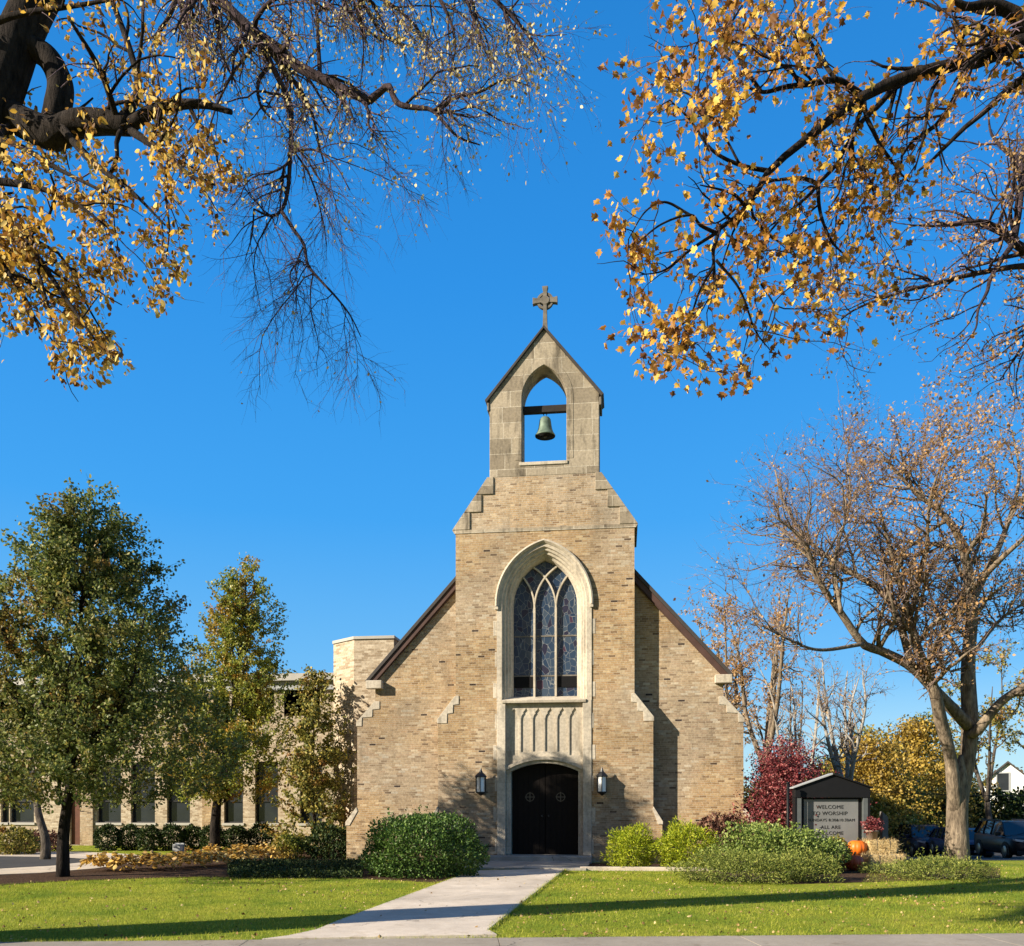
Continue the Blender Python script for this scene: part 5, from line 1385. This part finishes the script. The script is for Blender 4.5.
# ================================================================== WHITE HOUSE, WIRE
c = at(1008, 80)
hx = thing('white_house', 'white gabled house far behind the hedge at the right', 'house', (c.x, c.y, -1.2), math.radians(-22))
MB().prism([(-3.4, 0), (3.4, 0), (3.4, 3.6), (0, 6.6), (-3.4, 3.6)], 0, 9).build('wall', M['white'], hx, local=True)
for s in (-1, 1):
    MB().prism([(0, 6.62), (s * 3.8, 3.27), (s * 3.8, 3.42), (0, 6.80)], -.3, 9.3).build('roof', M['slate'], hx, local=True)
for x, z in ((-1.7, 1.2), (1.2, 1.2), (-.4, 4.2)):
    f_ = MB().box(x - .55, x + .55, -.08, -.002, z - .1, z + 1.6).build('window', M['trim'], hx, local=True)
    MB().box(x - .45, x + .45, -.10, -.082, z, z + 1.5).build('pane', M['winglass'], f_, local=True)
MB().box(-3.1, -2.2, -.06, -.002, .1, 2.3).build('door', M['fascia'], hx, local=True)
p0 = W(735, 776, 38); p1 = W(1150, 790, 40)
pts = [tuple(p0.lerp(p1, t) + Vector((0, 0, -.5 * 4 * t * (1 - t)))) for t in np.linspace(0, 1, 14)]
cb = MB().tube(pts, .014, 5).build('overhead_cable', M['black'], origin=tuple(p0)); tag(cb, 'thin dark cable sagging across the golden trees', 'cable')

# ================================================================== OVERHANGING TREES
# tree A: big elm trunk off the left of the frame, heavy limbs entering at the top left corner
DA = 10.4
ba = np.array(cam2w(-8.0, DA, -.1))
sk = [([ba, ba + [0, 0, 2], ba + [.05, 0, 5], ba + [.1, 0, 9.5], ba + [-.2, .3, 14.5]], [.56, .44, .40, .36, .25]),
      ([ba + [.0, 0, 5.6], np.array(W(-90, 290, DA)), np.array(W(-30, 165, DA)), np.array(W(3, 85, DA)), np.array(W(22, 30, DA)), np.array(W(52, -35, DA)), np.array(W(80, -140, DA)), np.array(W(130, -260, DA - .5))], [.34, .30, .26, .24, .23, .22, .18, .1]),
      tr([(-80, 95), (-40, 100), (2, 112), (30, 126), (55, 134), (76, 124), (100, 122), (130, 126)], (10.6, 10.1), [.2, .18, .17, .17, .17, .15, .13, .10]),
      tr([(30, 47), (48, 58), (60, 82), (58, 106), (50, 132)], DA, [.13, .13, .14, .15, .13]),
      tr([(44, 122), (48, 142), (52, 150)], DA, [.13, .07, .02]),
      tr([(128, 126), (160, 108), (200, 104), (231, 112)], (10.1, 9.6), [.08, .06, .045, .028]),
      tr([(120, 122), (138, 92), (130, 50), (112, 0), (100, -40)], (10.1, 10.6), [.06, .045, .035, .03, .02]),
      tr([(118, 122), (100, 70), (70, 20)], (10.1, 9.4), [.04, .03, .015]),
      tr([(-90, 170), (-30, 178), (30, 186), (70, 200), (105, 225)], (9.2, 8.6), [.06, .045, .03, .02, .01]),
      tr([(-90, 150), (-20, 200), (25, 240), (60, 290), (95, 340)], (8.8, 8.0), [.05, .04, .03, .02, .01]),
      tr([(-90, 200), (-20, 240), (20, 290), (40, 330)], (8.8, 8.2), [.04, .03, .02, .01]),
      tr([(60, 125), (90, 160), (130, 190), (165, 225)], (10.2, 9.2), [.05, .035, .02, .01]),
      tr([(120, 124), (160, 150), (190, 175), (215, 185)], (10.1, 9.2), [.05, .035, .02, .01]),
      tr([(-60, 60), (0, 20), (80, 5), (170, -10)], (9.6, 9), [.05, .035, .02, .01]),
      tr([(-60, 160), (0, 140), (60, 170), (120, 200)], (9.6, 8.6), [.05, .035, .02, .01])]
def maskA(P, rng):
    lat = (P[:, 0] - CX) * RX + (P[:, 1] - CY) * RY; d = (P[:, 0] - CX) * FX + (P[:, 1] - CY) * FY
    px = 512 + lat / d * FPX; py = HOR - (P[:, 2] - CZ) / d * FPX
    return (px < 250 - np.clip(py - 190, 0, 400) * .62) & (py < 385) & (rng.random(len(P)) < np.where((px < 140) & (py < 150), .35, np.where(px > 150, .6, np.where(py > 230, .95, .65))))
bare_tree(71, 'elm_tree', 'massive dark trunked tree at upper left with drooping golden leaves', sk, None, L_gold, 16000, .062,
          dens=(1.9, 2.4, 3.4), lens=((.6, 2.1), (.4, 1.2), (.2, .6)), bark='bark_dark', trop=(0, 0, -.06), wander=.2, base=tuple(ba), shape='oval', leafax=(0, 0, -1.0), rm=(.009, .005, .0028), twigmat='twig_purple', leafmask=maskA)

# tree B: fine-twigged tree whose limb reaches across the top centre
DB = 13.0
bb = np.array(cam2w(-11.0, 9.75, -.1))
sk = [([bb, bb + [.1, 0, 5], bb + [.3, 0, 10], np.array(W(-230, -120, 12)), np.array(W(-20, -220, 13.5))], [.40, .32, .28, .24, .2]),
      tr([(-20, -220), (110, -130), (190, -40), (222, 2), (260, 38), (285, 58), (312, 74), (345, 90), (369, 101)], (13.5, 12.6), [.17, .13, .095, .078, .074, .072, .068, .06, .052]),
      tr([(369, 101), (380, 92), (389, 86), (394, 98), (401, 105), (418, 108), (433, 111), (457, 136), (480, 145)], (12.6, 12.2), [.052, .045, .042, .042, .038, .032, .026, .018, .008]),
      tr([(262, 44), (274, 70), (290, 104), (291, 135), (290, 160), (288, 189), (283, 208), (274, 216), (264, 214), (254, 209)], (12.9, 12.3), [.044, .04, .037, .034, .032, .028, .024, .02, .016, .011]),
      tr([(282, 212), (294, 230), (304, 245), (308, 265), (322, 282), (336, 297), (350, 315), (361, 337)], (12.4, 12), [.026, .024, .022, .02, .017, .014, .01, .006]),
      tr([(268, 66), (258, 84), (262, 108), (280, 125)], (12.9, 12.5), [.03, .026, .018, .008]),
      tr([(320, 78), (318, 40), (315, 0), (300, -40)], (12.8, 13.4), [.035, .028, .02, .014]),
      tr([(433, 111), (455, 98), (480, 92), (505, 80), (530, 86)], (12.3, 11.8), [.025, .02, .016, .01, .006]),
      tr([(190, -40), (300, -60), (400, -50), (470, -20), (520, 25), (545, 60)], (13, 12), [.09, .075, .055, .04, .022, .008]),
      tr([(400, -50), (440, 0), (455, 40), (450, 75)], (12.5, 12), [.035, .025, .016, .008]),
      tr([(300, -60), (370, -10), (410, 20), (425, 45)], (12.8, 13.2), [.04, .028, .018, .008]),
      tr([(290, 152), (315, 150), (335, 165), (350, 190)], (12.5, 12), [.018, .014, .01, .006]),
      tr([(300, 260), (290, 275), (298, 300)], (12.2, 12), [.014, .01, .005]),
      tr([(260, 40), (235, 70), (215, 110), (205, 150)], (12.9, 13.4), [.03, .022, .015, .008]),
      tr([(254, 209), (252, 235), (245, 260)], (12.3, 12.2), [.014, .01, .005]),
      tr([(190, -40), (172, 10), (155, 45), (160, 90)], (13.2, 13.8), [.05, .035, .02, .01])]
def maskB(P, rng): 
    lat = (P[:, 0] - CX) * RX + (P[:, 1] - CY) * RY; d = (P[:, 0] - CX) * FX + (P[:, 1] - CY) * FY
    py = HOR - (P[:, 2] - CZ) / d * FPX
    return rng.random(len(P)) < np.clip(1.25 - py / 210, .04, 1)
bare_tree(72, 'fine_twigged_tree', 'nearly bare tree limb with purple twigs and tiny pale leaves over the top centre', sk, None, L_cream, 11000, .048,
          dens=(3.2, 5.4, 9.5), lens=((.9, 2.6), (.45, 1.3), (.22, .7)), bark='twig', trop=(0, 0, -.10), wander=.16, base=tuple(bb), shape='oval', leafax=(0, 0, -.8), rm=(.006, .0034, .0021), twigmat='twig_purple', leafmask=maskB)

# tree C: maple at the right with big amber leaves
DC = 9.0
bc = np.array(cam2w(8.6, 9.4, -.1))
sk = [([bc, bc + [0, 0, 3], bc + [-.1, 0, 6], np.array(W(1200, -50, 9.3)), np.array(W(1160, -200, 9.2))], [.42, .36, .33, .28, .2]),
      tr([(1260, 160), (1150, 70), (1080, 40), (1024, 42), (982, 60), (947, 66), (898, 80), (854, 102), (809, 137), (769, 171), (747, 208), (716, 233), (714, 266), (718, 300)], (9.3, 8.0), [.18, .12, .09, .075, .062, .057, .052, .045, .037, .03, .025, .019, .013, .008]),
      tr([(1080, 40), (1030, 32), (1012, 14), (990, 4), (965, 6), (940, -10)], (9.2, 8.8), [.075, .07, .06, .045, .034, .022]),
      tr([(863, 97), (850, 88), (836, 80), (809, 84), (785, 87), (761, 92), (735, 80)], (8.9, 8.4), [.04, .035, .03, .026, .022, .016, .008]),
      tr([(898, 82), (880, 104), (863, 120), (845, 148), (836, 165), (818, 184), (809, 195), (778, 222), (761, 248), (756, 284)], (8.9, 8.2), [.03, .027, .025, .022, .019, .016, .014, .011, .008, .005]),
      tr([(818, 184), (800, 178), (769, 180), (745, 172)], (8.6, 8.8), [.022, .018, .012, .006]),
      tr([(818, 186), (819, 205), (823, 222), (832, 242), (845, 255)], (8.6, 8.3), [.02, .018, .015, .012, .006]),
      tr([(747, 208), (735, 195), (722, 190), (700, 185)], (8.3, 8.0), [.018, .014, .01, .005]),
      tr([(716, 233), (700, 225), (690, 215), (660, 225), (630, 250)], (8.1, 7.8), [.018, .014, .012, .009, .005]),
      tr([(769, 171), (740, 165), (712, 150), (690, 120), (670, 100)], (8.5, 8.2), [.022, .018, .014, .01, .005]),
      tr([(761, 92), (740, 60), (730, 30), (745, 0)], (8.4, 8.6), [.02, .016, .012, .006]),
      tr([(836, 80), (815, 50), (800, 20), (790, -15)], (8.7, 9.2), [.022, .018, .012, .006]),
      tr([(714, 266), (700, 290), (690, 320), (680, 345)], (8, 7.9), [.014, .01, .008, .004]),
      tr([(716, 260), (740, 290), (755, 330), (770, 350)], (8, 8.4), [.014, .01, .008, .004]),
      tr([(898, 80), (890, 110), (880, 150), (870, 190), (850, 220)], (8.9, 9.3), [.022, .018, .014, .01, .005]),
      tr([(947, 66), (930, 95), (925, 130), (915, 170)], (8.9, 8.5), [.025, .02, .014, .006]),
      tr([(716, 233), (690, 250), (665, 270), (640, 275)], (8.1, 7.7), [.016, .012, .008, .004]),
      tr([(690, 215), (665, 202), (645, 212), (628, 240)], (8, 7.8), [.012, .01, .007, .004]),
      tr([(740, 165), (715, 120), (690, 95), (665, 90)], (8.3, 8.5), [.012, .01, .007, .004]),
      tr([(730, 60), (700, 40), (690, 70)], (8.4, 8.8), [.012, .008, .004]),
      tr([(761, 284), (775, 310), (765, 340)], (8.2, 8), [.01, .007, .004]),
      tr([(690, 320), (665, 335), (655, 350)], (7.9, 7.8), [.009, .006, .003])]
def keepC(P):
    lat = (P[:, 0] - CX) * RX + (P[:, 1] - CY) * RY; d = (P[:, 0] - CX) * FX + (P[:, 1] - CY) * FY
    px = 512 + lat / d * FPX; py = HOR - (P[:, 2] - CZ) / d * FPX
    return (px > 590 + np.clip(py - 300, 0, 90) * .6) & (py < 395)
def maskC(P, rng):
    lat = (P[:, 0] - CX) * RX + (P[:, 1] - CY) * RY; d = (P[:, 0] - CX) * FX + (P[:, 1] - CY) * FY
    px = 512 + lat / d * FPX; py = HOR - (P[:, 2] - CZ) / d * FPX
    return (py > (px - 700) * -1.1 - 60) & (px > 588 + np.clip(py - 330, 0, 60) * 1.1) & (py < 395) & (rng.random(len(P)) < np.where(px > 900, .35, np.where((px > 800) & (py > 100), .6, .9))) & ~((px < 650) & (py < 60))
bare_tree(73, 'maple_tree', 'overhanging maple limb at upper right with broad amber and brown leaves', sk, None, L_goldbrown, 7300, .068,
          dens=(3.4, 3.2, 3.4), lens=((.6, 1.9), (.35, 1.1), (.2, .6)), bark='bark_dark', trop=(0, 0, -.03), wander=.2, base=tuple(bc), shape='maple', leafax=(0, 0, -.9), rm=(.006, .004, .0026), twigmat='twig_purple', leafmask=maskC, keep=keepC)

# tree D: bare tree at the right edge
bd_ = np.array(cam2w(12.5, 16, -.1))
sk = [([bd_, bd_ + [0, 0, 4], bd_ + [-.1, 0, 7.5], np.array(W(1150, 200, 15.6)), np.array(W(1120, 60, 15.4))], [.4, .34, .3, .25, .18]),
      tr([(1150, 330), (1080, 275), (1040, 258), (1013, 242), (987, 222), (960, 224), (938, 226), (910, 225)], (15.6, 14.5), [.14, .10, .08, .07, .035, .03, .02, .01]),
      tr([(1040, 275), (1024, 266), (969, 275), (930, 285), (898, 293), (854, 310), (830, 330)], (15.3, 14.3), [.06, .05, .04, .034, .026, .016, .008]),
      tr([(1013, 242), (1020, 200), (1021, 164), (1005, 150), (991, 133), (988, 105)], (15, 15.4), [.07, .055, .05, .035, .022, .01]),
      tr([(1013, 244), (1000, 262), (990, 280), (987, 292), (978, 310), (975, 330), (955, 355)], (15, 14.4), [.05, .04, .034, .028, .02, .014, .008]),
      tr([(1021, 164), (1030, 120), (1020, 85), (1000, 90)], (15.2, 15), [.05, .04, .025, .01]),
      tr([(1021, 185), (1000, 200), (980, 195), (950, 180)], (15, 15.6), [.03, .022, .014, .006]),
      tr([(1060, 270), (1040, 320), (1020, 350), (1000, 380)], (15.4, 14.8), [.05, .035, .022, .01])]
bare_tree(74, 'bare_limbed_tree', 'bare dark branches with few small leaves reaching in at the right edge', sk, None, L_sparse, 3600, .06,
          dens=(3.0, 3.4, 4.6), lens=((.8, 2.4), (.4, 1.2), (.2, .6)), bark='twig', trop=(0, 0, -.02), wander=.22, base=tuple(bd_), shape='oval', rm=(.009, .005, .003), twigmat='twig_purple')

# ================================================================== GRASS AND LITTER
rng = np.random.default_rng(90)
def inpoly(X, Y, P):
    ins = np.zeros(len(X), bool); n = len(P)
    for i in range(n):
        x0, y0 = P[i].x, P[i].y; x1, y1 = P[(i + 1) % n].x, P[(i + 1) % n].y
        c = ((y0 > Y) != (y1 > Y)) & (X < (x1 - x0) * (Y - y0) / (y1 - y0 + 1e-12) + x0); ins ^= c
    return ins
BEDR = [G(560, 870.5), G(683, 871), G(690, 885), G(800, 890), G(860, 886), G(870, 872), G(1030, 862), G(560, 862)]
BEDL = [G(468, 884), G(360, 879), G(200, 877), G(70, 881), G(-40, 887), G(-60, 850), G(500, 850)]
def scatter(n, pymin, pymax, pxmin=-60, pxmax=1090, drop=True):
    # uniform over the ground area in front of the church
    d0, d1 = CZ * FPX / (pymax - HOR), CZ * FPX / (pymin - HOR)
    d = np.sqrt(rng.uniform(d0 * d0, d1 * d1, n)); u = rng.uniform(pxmin, pxmax, n)
    lat = (u - 512) / FPX * d
    X = CX + FX * d + RX * lat; Y = CY + FY * d + RY * lat
    if drop:
        ok = ~inpoly(X, Y, WALK) & ~inpoly(X, Y, BEDR) & ~inpoly(X, Y, BEDL)
        s = (X - sa.x) * snrm.x + (Y - sa.y) * snrm.y; ok &= s < -0.01
        X, Y, lat, d = X[ok], Y[ok], lat[ok], d[ok]
    return np.stack([X, Y, ground_z_ld(lat, d)], 1)
P = scatter(210000, 868, 946)
struct(leaves(rng, 'grass', P, rng.uniform(.028, .062, len(P)), L_grass, None, 'blade', axis=(0, 0, 1.6), ajit=.75), 'stuff')
# ragged edge of grass along the walk and the sidewalk
E = []
for i in range(len(WALK) - 1):
    a, b_ = WALK[i], WALK[i + 1]
    if i == len(wl) - 1: continue
    k = int((b_ - a).length * 260); t_ = rng.random(k)[:, None]
    E.append(np.array(a)[None] * (1 - t_) + np.array(b_)[None] * t_ + rng.normal(0, .025, (k, 3)) * [1, 1, 0])
k = 9000; t_ = rng.uniform(-3, 17, k)
q = np.array(sa)[None] + np.array(sdir)[None] * t_[:, None] + rng.normal(0, .02, (k, 3)) * [1, 1, 0]
mx = inpoly(q[:, 0], q[:, 1], WALK); wmin = (WALK[6] - sa).dot(sdir); wmax = (WALK[7] - sa).dot(sdir)
E.append(q[~((t_ > wmin) & (t_ < wmax))])
P = np.concatenate(E); P[:, 2] = 0
struct(leaves(rng, 'edge_grass', P, rng.uniform(.04, .09, len(P)), L_grass, None, 'blade', axis=(0, 0, 1.2), ajit=.8), 'stuff')
P = scatter(1300, 866, 946); P[:, 2] += .035
Q = scatter(700, 866, 946, 480, 1090); Q[:, 2] += .035
R3 = scatter(90, 866, 946, 200, 700, False); R3[:, 2] += .06
# drifts along the pavement and beside the beds
S4 = scatter(3600, 866, 946); S4[:, 2] += .03
nn = np.sin(S4[:, 0] * 1.7 + 1) * np.sin(S4[:, 1] * 2.3) + np.sin(S4[:, 0] * .6 + S4[:, 1] * .9); sdist = -((S4[:, 0] - sa.x) * snrm.x + (S4[:, 1] - sa.y) * snrm.y)
S4 = S4[(nn > .9) | ((sdist < .45) & (rng.random(len(S4)) < .6))]
P = np.concatenate([P, Q, R3, S4])
struct(leaves(rng, 'fallen_leaves', P, rng.uniform(.025, .06, len(P)), L_litter, None, 'maple', nrm=(0, 0, 2.2), nj=.6), 'stuff')
print('done')
